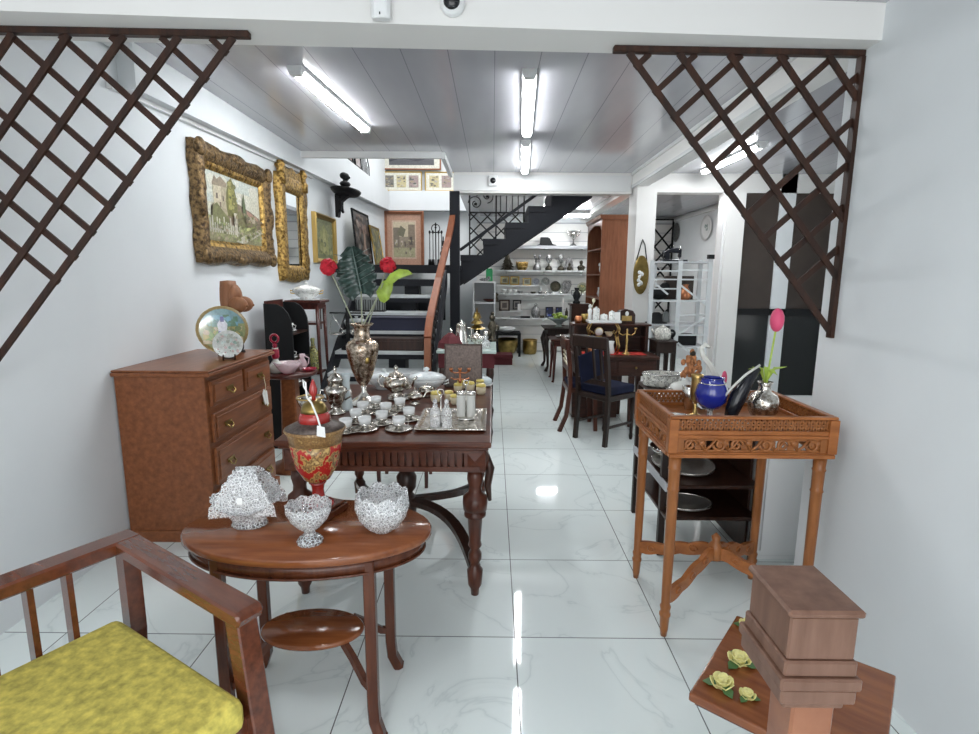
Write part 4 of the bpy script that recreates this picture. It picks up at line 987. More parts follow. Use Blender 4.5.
# coffee urn, white vase
t = T('coffee_urn', 'silver coffee urn with a domed lid left of the slim white vase', 'urn', (-.778, 2.63, DZ))
P('body', Lt([(0,0),(.048,0),(.05,.008),(.03,.02),(.024,.04),(.035,.055),(.045,.075),(.05,.10),(.055,.105),(.056,.125),(.04,.14),(.034,.145),(0,.145)], 24), 'engraved_silver', t)
P('lid', Lt([(.036,.145),(.034,.165),(.04,.17),(.038,.178),(.02,.20),(.008,.206),(.006,.216),(.010,.222),(.004,.235),(0,.24)], 20), 'engraved_silver', t)
for s in (-1,1): P('handle', B().tube([(s*.05,0,.115),(s*.075,0,.12),(s*.08,0,.09),(s*.045,0,.07)], .005, 6), 'silver', t)
P('tap', B().tube([(0,-.045,.06),(0,-.075,.055),(0,-.078,.04)], .005, 6), 'silver', t)
ONE('bud_vase', Lt(shell([(.028,0),(.030,.01),(.024,.06),(.017,.12),(.016,.15),(.022,.18),(.024,.19)], .003), 20), 'porcelain_cool', 'slim white bud vase between the silver coffee urn and the metal vase', 'vase', (-.742, 2.70, DZ))
t = T('bud_bowl', 'silver and gilt bowl half hidden behind the red urn lid', 'bowl', (-.862, 2.50, DZ))
P('bowl', Lt(shell([(.03,0),(.02,.02),(.04,.05),(.06,.09),(.062,.11)], .004), 22), 'engraved_silver', t); P('rim', B().torus((0,0,.11), .061, .004), 'brass', t, 'yellow gilt rim')
# tureens
def tureen(label, loc, s, sq=False):
    t = T('tureen', label, 'tureen', loc, 0, None)
    P('bowl', B().lathe(scaled(shell([(.06,0),(.055,.012),(.085,.03),(.112,.06),(.118,.078)], .005), s), 24 if not sq else 4, sy=.75), 'tureen_china', t)
    P('lid', B().lathe(scaled([(.119,.078),(.122,.084),(.10,.102),(.05,.116),(.014,.12),(.010,.126),(.022,.134),(.012,.146),(0,.15)], s), 24 if not sq else 4, sy=.75), 'tureen_china', t)
    for q in (-1,1): P('handle', B().tube([(q*.11*s,0,.055*s),(q*.135*s,0,.07*s),(q*.138*s,0,.05*s),(q*.105*s,0,.04*s)], .005, 6), 'tureen_china', t)
    return t
tureen('white oval tureen with lid on the dining table, behind the silver teapots', (-.393, 3.19, DZ), .97)
tureen('white tureen with lid on the dining table, just right of the metal vase', (-.66, 3.24, DZ), .85)
# teapots
def teapot(label, loc, rot, s):
    t = T('teapot', label, 'teapot', loc, rot, 'silver tea service on the dining table')
    P('body', Lt(scaled([(0,0),(.05,0),(.052,.008),(.028,.02),(.035,.032),(.066,.055),(.072,.08),(.06,.105),(.045,.112),(0,.112)], s), 24), 'engraved_silver', t)
    P('lid', Lt(scaled([(.046,.112),(.036,.128),(.012,.138),(.008,.148),(.014,.156),(.006,.17),(0,.175)], s), 18), 'engraved_silver', t)
    P('spout', B().tube([(-.06*s,0,.055*s),(-.095*s,0,.07*s),(-.105*s,0,.10*s),(-.125*s,0,.118*s)], [.014*s,.011*s,.008*s,.007*s], 8), 'silver', t)
    P('handle', B().tube([(.062*s,0,.10*s),(.10*s,0,.11*s),(.112*s,0,.08*s),(.095*s,0,.05*s),(.064*s,0,.048*s)], .006*s, 6), 'silver', t); return t
teapot('large engraved silver teapot between the two white tureens', (-.545, 3.02, DZ), radians(160), 1.05)
a = mini(415, 404); teapot('small silver teapot or creamer right of the white espresso cups', a, radians(200), .55)
a = mini(427, 397); t = T('sugar_bowl', 'small silver sugar bowl in front of the right hand tureen', 'bowl', a, 0, None)
P('bowl', Lt(shell([(.03,0),(.02,.01),(.045,.03),(.05,.05)], .004), 18), 'engraved_silver', t); P('lid', Lt([(.05,.05),(.03,.065),(.006,.07),(.009,.08),(0,.088)], 14), 'engraved_silver', t)
a = mini(401, 399); ONE('salver', Lt([(0,0),(.06,0),(.075,.008),(.07,.010),(0,.005)], 24), 'silver', 'small round silver salver beside the large teapot', 'tray', a)
# espresso cups
EC = T('espresso_cup', '', 'cup', (0,0,0), 0, 'espresso cups in silver holders'); EC.scale = (1.15, 1.15, .92)
P('saucer', Lt([(0,0),(.03,0),(.052,.007),(.054,.011),(.03,.006),(0,.006)], 24), 'engraved_silver', EC)
P('cup_holder', B().lathe([(0,.006),(.018,.006),(.012,.014),(.022,.024),(.024,.038),(0,.038)], 18).torus((.030,0,.028), .010, .002, 'y', 12, 5), 'silver', EC)
P('cup_liner', Lt(shell([(.019,.036),(.0235,.040),(.0255,.066)], .002), 20), 'porcelain', EC, 'white china liner')
cups = [(365,430,'in the front row, nearest the red urn'),(399,430,'in the front row, nearest the silver tray'),(356,422,'second from the left edge, left of the front row pair'),
        (382,424,'in the middle of the group, between the two front ones'),(409,420,'at the right end of the group beside the small teapot'),(363,414,'at the left rear, below the white bud vase'),
        (386,415,'behind the middle one'),(376,408,'at the back below the metal vase foot'),(400,410,'at the back right of the group, below the large teapot'),
        (346,432,'at the far left, mostly hidden behind the urn tag')]
for k, (x, y, d) in enumerate(cups):
    v = on_z(x, y, DZ); lb = 'espresso cup in silver holder ' + d
    if k == 0: EC.location = v; EC['label'] = lb
    else: dup(EC, lb, v, .5*k)
# serving tray with cruets
TR = T('serving_tray', 'rectangular silver tray at the right front corner of the dining table', 'tray', (-.185, 2.50, DZ))
tb = B()
prof = [(.155,0),(.165,.004),(.172,.014),(.166,.016)]
def rr_(hx, hy, z): return [(-hx,-hy,z),(hx,-hy,z),(hx,hy,z),(-hx,hy,z)]
vs = rr_(.135,.165,.004) + rr_(.148,.182,.014) + rr_(.160,.195,.016) + rr_(.160,.195,.011) + rr_(.145,.18,.0) 
fs = [(0,1,2,3),(16,19,18,17)] + [(k*4+i, (k+1)*4+i, (k+1)*4+(i+1) % 4, k*4+(i+1) % 4) for k in range(4) for i in range(4)]
fs = [tuple(f) for f in fs]
P('tray_body', tb.add(vs, fs), 'engraved_silver', TR, bev=.004, seg=2)
a = on_z(441, 428, DZ+.004)
CR = T('cruet_set', 'crystal cruet pair in a silver stand on the left of the tray', 'cruet set', (a.x, a.y, DZ+.005))
P('stand', B().lathe([(0,0),(.055,0),(.055,.006),(0,.008)], 20, (0,0,0), 1, .6).tube([(0,0,.006),(0,0,.15)], .003, 6).torus((0,0,.165), .014, .0025, 'y', 14, 5).torus((-.026,0,.06), .025, .002).torus((.026,0,.06), .025, .002), 'silver', CR)
for s in (-1,1):
    o = P('cruet_bottle', B().lathe([(0,.007),(.022,.007),(.023,.06),(.020,.085),(.010,.10),(.012,.108),(0,.108)], 14, (s*.026,0,0), smooth=False, facet=.06), 'crystal', CR)
    P('stopper', B().lathe([(0,.108),(.006,.108),(.011,.122),(.006,.134),(0,.136)], 10, (s*.026,0,0)), 'crystal', o)
a = on_z(466, 419, DZ+.004)
CR = T('glass_cruet_set', 'two tall plain frosted glass tubes in a silver stand on the tray', 'cruet set', (a.x, a.y, DZ+.005))
P('stand', B().lathe([(0,0),(.045,0),(.045,.006),(.01,.012),(0,.012)], 20, (0,0,0), 1, .7).tube([(0,0,.01),(0,0,.165)], .003, 6).torus((0,0,.178), .012, .0025, 'y', 14, 5), 'silver', CR)
for s in (-1,1):
    o = P('glass_tube', B().lathe(shell([(.019,.012),(.021,.02),(.021,.13)], .002), 18, (s*.024,0,0)), 'frosted_glass', CR)
    P('silver_collar', B().lathe([(.0215,.118),(.024,.122),(.024,.132),(.0215,.136)], 18, (s*.024,0,0)), 'silver', o, 'silver collar')
# little yellow and white pots behind the tray
YP = T('mustard_pot', '', 'pot', (0,0,0), 0, 'small cream and yellow pots behind the tray')
P('pot', Lt(shell([(.016,0),(.022,.008),(.024,.03),(.022,.036)], .003), 16), 'cream', YP)
P('pot_lid', Lt([(.023,.036),(.024,.04),(.02,.048),(.004,.05),(0,.053)], 16), 'yellow_glaze', YP, 'yellow lid')
for k, (x, y, d, s) in enumerate(((436,402,'at the left behind the crystal cruets',1.25),(449,400,'second from left behind the crystal cruets',1.1),(455,404,'just left of the frosted tubes',1.1),(458,392,'behind the frosted tubes at left',1.1),(470,391,'behind the frosted tubes at right',1.2),(481,394,'at the right end near the table edge',1.25),(461,389,'at the back in front of the brown plaque',1.1),(480,388,'at the back right below the glass dome',1.1))):
    v = on_z(x, y, DZ); lb = 'small cream pot with yellow lid ' + d
    if k == 0: YP.location = v; YP['label'] = lb; YP.scale = (s,)*3
    else: dup(YP, lb, v, 0, s)
a = mini(483, 386); t = T('butter_dish', 'pale lidded dish near the right rear corner of the dining table', 'dish', a); 
P('dish', Lt(shell([(.04,0),(.06,.01),(.065,.02)], .004), 20), 'porcelain', t); P('dish_lid', Lt([(.058,.02),(.055,.045),(.03,.06),(.006,.062),(.008,.072),(0,.076)], 18), 'porcelain_cool', t)
# brown plaque and candelabrum
a = on_z(463, 388, DZ)
t = T('metal_plaque', 'square brown hammered plaque leaning at the back of the dining table', 'plaque', (a.x, 3.30, DZ)); t.scale = (1, 1, 1.12); t.rotation_euler = (radians(-8), 0, 0)
P('plate', Bx(-.115,-.006,0,.115,.006,.235), 'hammered', t); P('rim', rect_frame(B(), .235, .24, [(0,0),(0,.01),(.006,.012),(.012,.008),(.012,0)]), 'hammered', t).location = (0, .004, .12)
a = on_z(460, 392, DZ)
t = T('red_candelabrum', 'small copper red candelabrum in front of the brown plaque', 'candelabrum', (a.x, 3.16, DZ))
P('stem', Lt([(0,0),(.03,0),(.03,.006),(.01,.015),(.008,.06),(.014,.07),(.006,.08),(.006,.13),(0,.13)], 12), 'copper', t)
for z in (.075, .115): P('arm', B().tube([(-.055,0,z+.01),(-.03,0,z),(0,0,z+.004),(.03,0,z),(.055,0,z+.01)], .004, 6), 'copper', t)
for s in (-1, 0, 1): P('candle_cup', Lt([(0,.125),(.009,.125),(.012,.145),(0,.145)], 10, c=(s*.053,0,0)), 'copper', t)

# ================================================================== ON THE DARK RED SIDE TABLE
SZ = .81
a = on_z(464, 342, SZ)
t = T('coffee_pot', 'tall polished silver coffee pot on the marble topped side table', 'coffee pot', (-.27, 4.70, SZ))
P('body', Lt([(0,0),(.062,0),(.065,.012),(.055,.06),(.046,.13),(.042,.185),(.044,.19),(0,.19)], 24), 'silver', t); P('lid', Lt([(.043,.19),(.035,.205),(.012,.212),(.008,.22),(.012,.23),(0,.24)], 18), 'silver', t)
P('handle', B().tube([(.05,0,.17),(.085,0,.165),(.09,0,.10),(.06,0,.04)], .006, 6), 'silver', t); P('spout', B().tube([(-.055,0,.07),(-.085,0,.12),(-.095,0,.165)], [.013,.010,.008], 8), 'silver', t)
t = T('sugar_urn', 'small silver two handled pot right of the tall coffee pot', 'pot', (-.14, 4.85, SZ))
P('body', Lt([(0,0),(.035,0),(.022,.015),(.05,.045),(.055,.07),(.04,.09),(.02,.10),(.008,.11),(.01,.12),(0,.125)], 18), 'engraved_silver', t)
for s in (-1,1): P('handle', B().tube([(s*.05,0,.075),(s*.08,0,.085),(s*.08,0,.055),(s*.045,0,.045)], .005, 6), 'silver', t)
t = T('bronze_pagoda', 'dark gilt pagoda ornament behind the silver pots on the side table', 'ornament', (-.145, 5.12, SZ))
P('base', Lt([(0,0),(.06,0),(.05,.03),(.03,.06),(.03,.14),(0,.14)], 8, smooth=False), 'bronze_dark', t)
for k in range(3): P('roof', Lt([(.085-.02*k,.12+.05*k),(.03,.155+.05*k),(.028,.172+.05*k),(0,.172+.05*k)], 8, smooth=False), 'old_brass', t)
P('spire', Lt([(0,.27),(.01,.27),(.004,.31),(0,.33)], 8), 'old_brass', t)
t = T('silver_cruet', 'silver and glass cruet at the front right of the marble top', 'cruet', (-.055, 4.62, SZ))
P('bottle', Lt([(0,0),(.035,0),(.038,.03),(.03,.06),(.014,.08),(.02,.10),(0,.10)], 16), 'crystal', t); P('stopper', Lt([(0,.10),(.012,.10),(.022,.12),(.012,.145),(0,.15)], 12), 'silver', t)
t = T('silver_goblet', 'silver goblet in front of the bronze pagoda on the side table', 'goblet', (-.10, 4.72, SZ))
P('foot', Lt([(0,0),(.03,0),(.008,.012),(.007,.04),(0,.04)], 14), 'silver', t); P('cup', Lt(shell([(.008,.04),(.028,.055),(.034,.09)], .003), 16), 'silver', t)
b = B().lathe([(0,0),(.045,0),(.045,.02),(.03,.03),(.035,.10),(.045,.14),(.03,.18),(.02,.20),(0,.20)], 12).ball((0,0,.225), .03).ball((.04,0,.13), .03).ball((-.03,-.02,.08), .035).ball((0,0,.265), .018)
ONE('dark_statuette', b, 'bronze_dark', 'dark bronze statuette at the right end of the marble topped side table', 'statuette', (.0, 5.12, SZ))
b = B().lathe([(.11,0),(.10,.05),(.06,.10),(.02,.13),(0,.13)], 8, smooth=False, wave=lambda a, r, z, j: (r*(1+.2*sin(3*a)), z))
ONE('red_cloth', b, 'red_cloth', 'crumpled dark red cloth on the left of the marble topped side table', 'cloth', (-.36, 4.62, SZ))
# ================================================================== BACK WALL: white cabinet, shelves and everything on them
WC = T('display_cabinet', 'small white open display cabinet below the stair stringer at the back', 'cabinet', (-.16, 9.9, 0))
for x in (-.20, .185): P('side_panel', Bx(x,-.16,0,x+.03,.16,1.33), 'white_gloss', WC)
for z in (0, .45, .93, 1.30): P('shelf', Bx(-.17,-.16,z,.185,.16,z+.03), 'white_gloss', WC)
P('back_panel', Bx(-.17,.14,.03,.185,.16,1.30), 'grey_edge', WC)
t = T('green_lantern', 'bright green box standing on top of the white display cabinet', 'box', (-.06, 9.88, 1.33)); P('box_body', Bx(-.06,-.06,0,.06,.06,.20), 'green_box', t, bev=.006); P('box_cap', Bx(-.05,-.05,.20,.05,.05,.225), 'green_box', t)
ONE('reclining_figurine', B().ball((0,0,.03), .10,.04,.03).ball((.07,0,.06), .03), 'pewter', 'small grey reclining figurine on the white cabinet left of the green box', 'figurine', (-.24+.10, 9.82, 1.33))
ONE('cabinet_figurine', B().lathe([(0,0),(.06,0),(.05,.05),(.03,.10),(.05,.14),(0,.17)], 10), 'bronze_dark', 'dark figurine inside the white display cabinet', 'figurine', (.06, 9.88, .96))
ONE('cabinet_bowl', Lt(shell([(.04,0),(.10,.02),(.13,.05)], .006), 18), 'red_stand', 'low brown bowl inside the white display cabinet', 'bowl', (-.05, 9.86, .96))
SHY = 10.10
SH = [1.97, 1.53, 1.11, .66]
for k, z in enumerate(SH):
    t = T('wall_shelf', ['top shelf on the slatted back wall, holding an iron and a trophy','second shelf on the slatted back wall, holding dark busts','third shelf on the slatted back wall, holding plates and small frames','lowest shelf on the slatted back wall, holding dark frames'][k], 'shelf', (.95, SHY, z), 0, 'shelves on the slatted back wall')
    P('shelf_board', Bx(-.93,-.125,-.014,.80,.125,0), 'shelf_glass' if k in (1, 2) else 'white_gloss', t)
    for x in (-.7, 0, .7): P('bracket', B().prism([(-.11,-.014),(.125,-.014),(.125,-.07)], x-.008, x+.008, 'x'), 'white_gloss', t)
    P('price_rail', Bx(-.93,-.128,-.055 if k == 0 else -.02,.80,-.125,0), 'grey_edge' if k == 0 else 'white_gloss', t)
def sp(px, k, dy=-.03): v = on_y(px, 300, SHY+dy); return (v.x, SHY+dy, SH[k])
U = SHY/540.4*1.02      # metres per photo pixel at the shelves
GB = 'figures and plates on the back wall shelves'
# top shelf
b = B().prism([(-.17,0),(.13,0),(.19,.012),(.11,.03),(.06,.13),(.02,.15),(-.11,.15),(-.12,.03),(-.17,.012)], -.05, .05)
ONE('charcoal_iron', b, 'iron', 'black charcoal iron on the top shelf of the back wall', 'iron', sp(545,0), bev=.006)
t = T('trophy_cup', 'silver winged trophy on the top shelf of the back wall', 'trophy', sp(571.5,0))
P('foot', Lt([(0,0),(.07,0),(.05,.02),(.015,.05),(.012,.10),(0,.10)], 14), 'pewter', t); P('cup', Lt(shell([(.012,.10),(.04,.13),(.06,.20),(.065,.27)], .004), 16), 'silver', t)
for s in (-1,1): P('handle', B().tube([(s*.06,0,.25),(s*.12,0,.28),(s*.10,0,.20),(s*.05,0,.17)], .008, 6), 'silver', t)
# second shelf
def bust(label, loc, s, mat='bronze_dark'):
    t = T('bust', label, 'bust', loc, 0, GB)
    P('torso', B().lathe(scaled([(0,0),(.06,0),(.055,.02),(.075,.05),(.07,.08),(.03,.10),(.025,.12),(0,.12)], s), 14, sy=.7), mat, t); P('head', B().ball((0,0,.15*s), .034*s,.036*s,.042*s, 12, 8).ball((0,-.034*s,.145*s), .008*s), mat, t)
b = B()
for k in range(5): b.lathe([(.13-.02*k,.05*k),(.03,.05*k+.08),(0,.05*k+.08)], 9, smooth=False, wave=lambda a, r, z, j: (r*(1+.25*sin(5*a+k)), z))
ONE('rock_figurine', b, 'bronze_dark', 'dark pine shaped figurine at the left end of the second shelf', 'figurine', sp(507,1), group=GB)
t = T('gilt_basket', 'gilt crown shaped basket second from left on the second shelf', 'basket', sp(521.5,1), 0, GB); P('basket_body', B().lathe(shell([(.07,0),(.09,.03),(.11,.10),(.115,.13)], .006), 18, wave=lambda a, r, z, j: (r, z + (.03*abs(sin(4*a)) if z > .12 else 0))), 'gilt_carved', t); P('rim_bead', B().torus((0,0,.06), .10, .008), 'brass', t)
t = T('pewter_hare', 'grey vase shaped like a hare head with two ears on the second shelf', 'figurine', sp(536.5,1), 0, GB)
P('body', Lt([(0,0),(.07,0),(.08,.04),(.06,.09),(.035,.12),(.05,.16),(.04,.20),(0,.20)], 14), 'pewter', t)
for s in (-1,1): P('ear', B().tube([(s*.02,0,.18),(s*.045,0,.25),(s*.055,0,.29)], [.02,.025,.008], 8), 'pewter', t)
for x, lb in ((548,'round backed mask on a knob foot, left one of two on the second shelf'),(560,'round backed mask on a knob foot, right one of two on the second shelf')):
    t = T('mask_figure', lb, 'figurine', sp(x,1), 0, GB)
    P('base', Lt([(0,0),(.06,0),(.07,.03),(.045,.07),(.015,.09),(.012,.13),(0,.13)], 12), 'bronze_dark', t); P('mask', B().ball((0,0,.21), .055,.025,.08, 14, 10).ball((0,-.024,.205), .01,.012,.02), 'pewter', t)
bust('dark bust with a grey fan behind it on the second shelf', sp(568.5,1,-.06), .72)
b = B().prism([(.10*cos(pi*k/14)*.85, .12*sin(pi*k/14)) for k in range(15)], -.008, .008)
o = ONE('fan_ornament', b, 'pewter', 'grey fan ornament standing behind a dark bust on the second shelf', 'ornament', (sp(568.5,1)[0], SHY+.06, SH[1]+.0), group=GB); b2 = None
o.scale = (1, 1, 2.1)
bust('dark bust at the right end of the second shelf', sp(580,1), .98)
# third shelf
def sframe(label, px, k, w, h, fm, c, dy=.05, cc=None):
    loc = sp(px, k, dy)
    def d(q): R(q,0,0,1,1,c); R(q,.2,.2,.8,.8,cc or tuple(x*.5 for x in c))
    return picture('framed_miniature', label, 'picture frame', (loc[0], loc[1], loc[2]+h/2+.002), 0, w, h, w*.13, fm, d, depth=.02, tilt=radians(-5), group='small frames on the back wall shelves')
sframe('small gilt frame at the left end of the third shelf', 504.5, 2, .16, .15, 'gold_line', (.45,.42,.28), .07, (.12,.11,.07)).location.z = SH[2]+.235
sframe('small gilt frame second from left on the third shelf', 514.5, 2, .17, .16, 'gold_line', (.45,.42,.26), .07, (.14,.13,.08)).location.z = SH[2]+.23
sframe('small pale gilt frame third from left on the third shelf', 526.5, 2, .16, .14, 'gold_line', (.62,.60,.45), .07).location.z = SH[2]+.21
t = T('stand_block', 'white riser step at the back of the third shelf carrying frames and plates', 'display riser', (sp(528,2,.075)[0], SHY+.075, SH[2])); P('riser_top', Bx(-.56,-.045,.125,.25,.045,.145), 'white_gloss', t)
for x in (-.55, .24): P('riser_leg', Bx(x-.01,-.045,0,x+.01,.045,.125), 'white_gloss', t)
def wplate(label, px, k, r, rim, cs, seed, dy=.03, z=0, mat='art_glaze'):
    loc = sp(px, k, dy)
    def d(q): C = [(cos(2*pi*i/16)*.7, sin(2*pi*i/16)*.7) for i in range(16)]; q(C, cs[0]); scatter(q, 18, -.5,-.5,.5,.5, cs, .16, seed)
    return plate('shelf_plate', label, (loc[0], loc[1], loc[2]+z), r, d, 0, radians(6), rim, mat, 'plates on the back wall shelves', False)
wplate('pale blue plate left of the dark plate on the third shelf', 535.5, 2, .068, (.55,.56,.60), [(.45,.46,.52),(.3,.32,.4)], 1, .05, .146)
wplate('grey patterned plate next to the dark plate on the third shelf', 545, 2, .075, (.42,.43,.42), [(.3,.32,.3),(.5,.5,.48)], 2, .05, .146)
wplate('large dark plate in the middle of the third shelf', 555, 2, .10, (.06,.06,.045), [(.07,.07,.05),(.11,.10,.07)], 3, .03, .03)
ONE('plate_block', Bx(-.05,-.03,0,.05,.05,.03), 'white_gloss', 'white block under the large dark plate on the third shelf', 'display riser', sp(555,2,.03))
b = B().prism([(-.07,.24),(.07,.24),(.085,.16),(.05,.05),(0,0),(-.05,.05),(-.085,.16)], -.012, .012).ball((0,-.012,.15), .05,.02,.07)
ONE('pewter_shield', b, 'pewter', 'grey pewter shield shaped plaque right of the large dark plate', 'plaque', sp(566.5,2,.04), group=GB)
wplate('yellow and green plate at the right end of the third shelf', 582, 2, .105, (.62,.60,.48), [(.20,.22,.12),(.5,.4,.15),(.3,.34,.18)], 5, .03)
for x, lb in ((504,'white cup at the left end of the third shelf'),(509.5,'white cup second from left on the third shelf'),(515,'white cup third from left on the third shelf')):
    teacup(lb, sp(x,2,-.08), 'flower_china', 1.1, 'cups on the third back wall shelf')
for x, s, m, lb in ((520,.045,'pewter','low grey dish right of the cups on the third shelf'),(533,.05,'bronze_dark','low dark dish below the pale blue plate'),(540,.04,'pewter','small pewter pot below the grey plate'),(545.5,.03,'silver','tiny silver dish left of the large dark plate'),(561,.028,'silver','tiny silver pot left of the pewter shield')):
    ONE('shelf_dish', Lt(shell([(s*.6,0),(s,.015),(s*1.05,.035 if m != 'pewter' else .05)], .004), 14), m, lb, 'dish', sp(x,2,-.09), group='small dishes on the third shelf')
# lowest shelf
sframe('square dark brown framed tile at the left end of the lowest shelf', 504.5, 3, .20, .21, 'mahogany_dark', (.42,.36,.30), .05, (.12,.09,.08)).location.z = SH[3]+.225
sframe('black frame with a white card second on the lowest shelf', 517, 3, .16, .18, 'black_paint', (.30,.28,.26), .05, (.08,.08,.09)).location.z = SH[3]+.235
ONE('folded_card', Bx(-.03,-.003,0,.03,.003,.13), 'tag_white', 'white card standing against the black frame on the lowest shelf', 'card', (sp(519.5,3)[0], SHY+.02, SH[3]+.125))
t = T('low_riser', 'long low white riser under the frames on the lowest shelf', 'display riser', (sp(511,3,.03)[0], SHY+.03, SH[3])); P('riser_top', Bx(-.16,-.05,.11,.22,.06,.122), 'white_gloss', t); P('riser_leg', Bx(-.16,.03,0,-.14,.06,.11), 'white_gloss', t); P('riser_leg', Bx(.20,.03,0,.22,.06,.11), 'white_gloss', t)
for x, w2, lb in ((515.5,.10,'flat grey case at the front of the lowest shelf'),(525.5,.09,'flat black case right of the grey one on the lowest shelf')):
    t = T('flat_case', lb, 'case', sp(x,3,-.08), 0, 'flat cases on the lowest shelf'); P('case_body', Bx(-w2,-.04,0,w2,.04,.022), 'grey_pot' if x < 520 else 'black_paint', t); P('lid', Bx(-w2,-.04,.023,w2,.04,.034), 'grey_pot' if x < 520 else 'black_paint', t)
t = T('dark_flask', 'dark round flask with a loop handle on the lowest shelf', 'flask', sp(536,3,.0)); P('body', B().lathe([(0,0),(.05,0),(.085,.05),(.09,.12),(.075,.17),(.03,.21),(.02,.23),(0,.23)], 18, sy=.6), 'pewter', t); P('loop', B().torus((0,0,.245), .022, .007, 'y', 14, 6), 'pewter', t)
ONE('small_box', Bx(-.04,-.03,0,.04,.03,.05), 'bronze_dark', 'small dark box right of the round flask on the lowest shelf', 'box', sp(542.5,3,-.05), bev=.004)
def d_blue(q): R(q,0,0,1,1,(.02,.025,.06)); scatter(q, 8, .1,.1,.9,.9, [(.05,.10,.42),(.3,.32,.4)], .12, 4)
for x, w2, lb in ((549.5,.14,'black picture left of the candle on the lowest shelf'),(559.5,.14,'black and blue picture right of the candle on the lowest shelf')):
    loc = sp(x,3,.05); picture('dark_picture', lb, 'picture', (loc[0], loc[1], SH[3]+.10), 0, w2, .20, .012, 'black_paint', d_blue, tilt=radians(-5), group='dark pictures on the lowest shelf')
ONE('dark_bottle', Lt([(0,0),(.03,0),(.03,.12),(.012,.15),(.012,.19),(0,.19)], 12), 'bronze_dark', 'dark bottle at the right of the lowest shelf', 'bottle', sp(567,3,.0))

# brass pots and small things at the back wall floor
t = T('brass_planter', 'wide dull brass planter on the floor under a small black table', 'planter', (.27, 9.82, 0)); P('pot', Lt(shell([(.10,.02),(.16,.05),(.20,.18),(.195,.30)], .006), 24), 'old_brass', t); P('foot', Lt([(0,0),(.10,0),(.10,.02),(0,.02)], 18), 'old_brass', t)
t = T('brass_bucket', 'brass bucket on the floor by the slatted wall, right of the wide planter', 'planter', (.70, 9.98, 0)); P('pot', Lt(shell([(.115,0),(.13,.04),(.135,.26)], .005), 24), 'old_brass', t); P('rim', B().torus((0,0,.26), .135, .008), 'brass', t)
t = T('low_black_table', 'low black table over the wide brass planter, with a white dish on it', 'table', (.23, 9.80, 0)); P('top', Bx(-.16,-.24,.38,.28,.24,.42), 'black_paint', t)
for i in (-1,1):
    for j in (-1,1): P('leg', Bx(.06+i*.20-.02,j*.21-.02,0,.06+i*.20+.02,j*.21+.02,.38), 'black_paint', t)
ONE('white_dish', Lt(shell([(.08,0),(.15,.04),(.17,.09)], .008), 20), 'porcelain', 'white dish on the low black table at the back', 'dish', (.26, 9.76, .42))
t = T('red_footstool', 'low dark red footstool on the floor left of the wide brass planter', 'footstool', (.16, 8.8, 0)); P('cushion', Bx(-.18,-.16,.10,.18,.16,.17), 'red_cloth', t, bev=.02, seg=2); P('base', Bx(-.17,-.15,0,.17,.15,.10), 'red_cloth', t, bev=.005)

# ================================================================== TABLES in the back aisle
NT = T('side_table', 'small dark red side table with slender legs in the back aisle', 'table', (1.06, 7.42, 0))
P('tabletop', Bx(-.27,-.22,.565,.27,.22,.59), 'red_stand', NT, bev=.006); P('apron', Bx(-.23,-.18,.49,.23,.18,.565), 'red_stand', NT)
for i in (-1,1):
    for j in (-1,1): P('leg', B().tube([(i*.21,j*.17,.50),(i*.215,j*.18,.25),(i*.225,j*.19,.03),(i*.235,j*.195,0)], [.028,.02,.014,.02], 8), 'red_stand', NT)
ONE('glass_tray', Lt(shell([(.06,0),(.12,.01),(.14,.035)], .005), 20), 'silver', 'flat silver dish on the small red side table in the back aisle', 'dish', (1.0, 7.36, .59))
CT2 = T('console_table', 'black cabriole legged table behind the small red one in the back aisle', 'table', (1.12, 8.35, 0))
P('tabletop', Bx(-.34,-.32,.635,.34,.32,.66), 'chair_wood', CT2, bev=.006); P('apron', Bx(-.29,-.27,.53,.29,.27,.635), 'chair_wood', CT2)
for i in (-1,1):
    for j in (-1,1): P('leg', B().tube([(i*.27,j*.25,.56),(i*.31,j*.28,.45),(i*.28,j*.26,.22),(i*.275,j*.255,.08),(i*.31,j*.28,0)], [.04,.038,.022,.018,.028], 8), 'chair_wood', CT2)
t = T('glass_epergne', 'wide glass centrepiece with greenery on the black table in the back aisle', 'centrepiece', (1.02, 8.30, .66)); P('bowl', Lt(shell([(.06,0),(.03,.04),(.10,.09),(.20,.14)], .006), 20), 'shelf_glass', t)
b = B()
for k in range(16): a = k*2.4; b.ball((.11*cos(a)*(k % 3)/2, .11*sin(a)*(k % 3)/2, .14+.02*(k % 4)), .035,.035,.02, 7, 5)
P('greenery', b, 'leaf_lime', t, 'yellow green leaves')
t = T('white_candle', 'thin white candle in a holder behind the glass centrepiece', 'candle', (1.10, 8.50, .66)); P('candle_stick', Lt([(0,.05),(.011,.05),(.011,.42),(0,.42)], 10), 'porcelain', t); P('holder', Lt([(0,0),(.04,0),(.02,.03),(.016,.06),(0,.06)], 12), 'silver', t)
PD = T('wooden_pedestal', 'dark brown square pedestal cabinet with a black vase on top, beside the bookcase', 'pedestal', (1.10, 6.95, 0)); P('body', Bx(-.10,-.10,.03,.12,.10,1.06), 'mahogany_dark', PD, bev=.004); P('top', Bx(-.12,-.12,1.06,.14,.12,1.085), 'mahogany_dark', PD); P('plinth', Bx(-.12,-.12,0,.14,.12,.03), 'mahogany_dark', PD)
t = T('black_amphora', 'black two handled vase on the brown pedestal before the back shelves', 'vase', (1.07, 6.93, 1.085)); P('body', Lt([(0,0),(.045,0),(.05,.02),(.03,.04),(.05,.09),(.045,.13),(.022,.16),(.035,.20),(0,.20)], 16), 'black_paint', t)
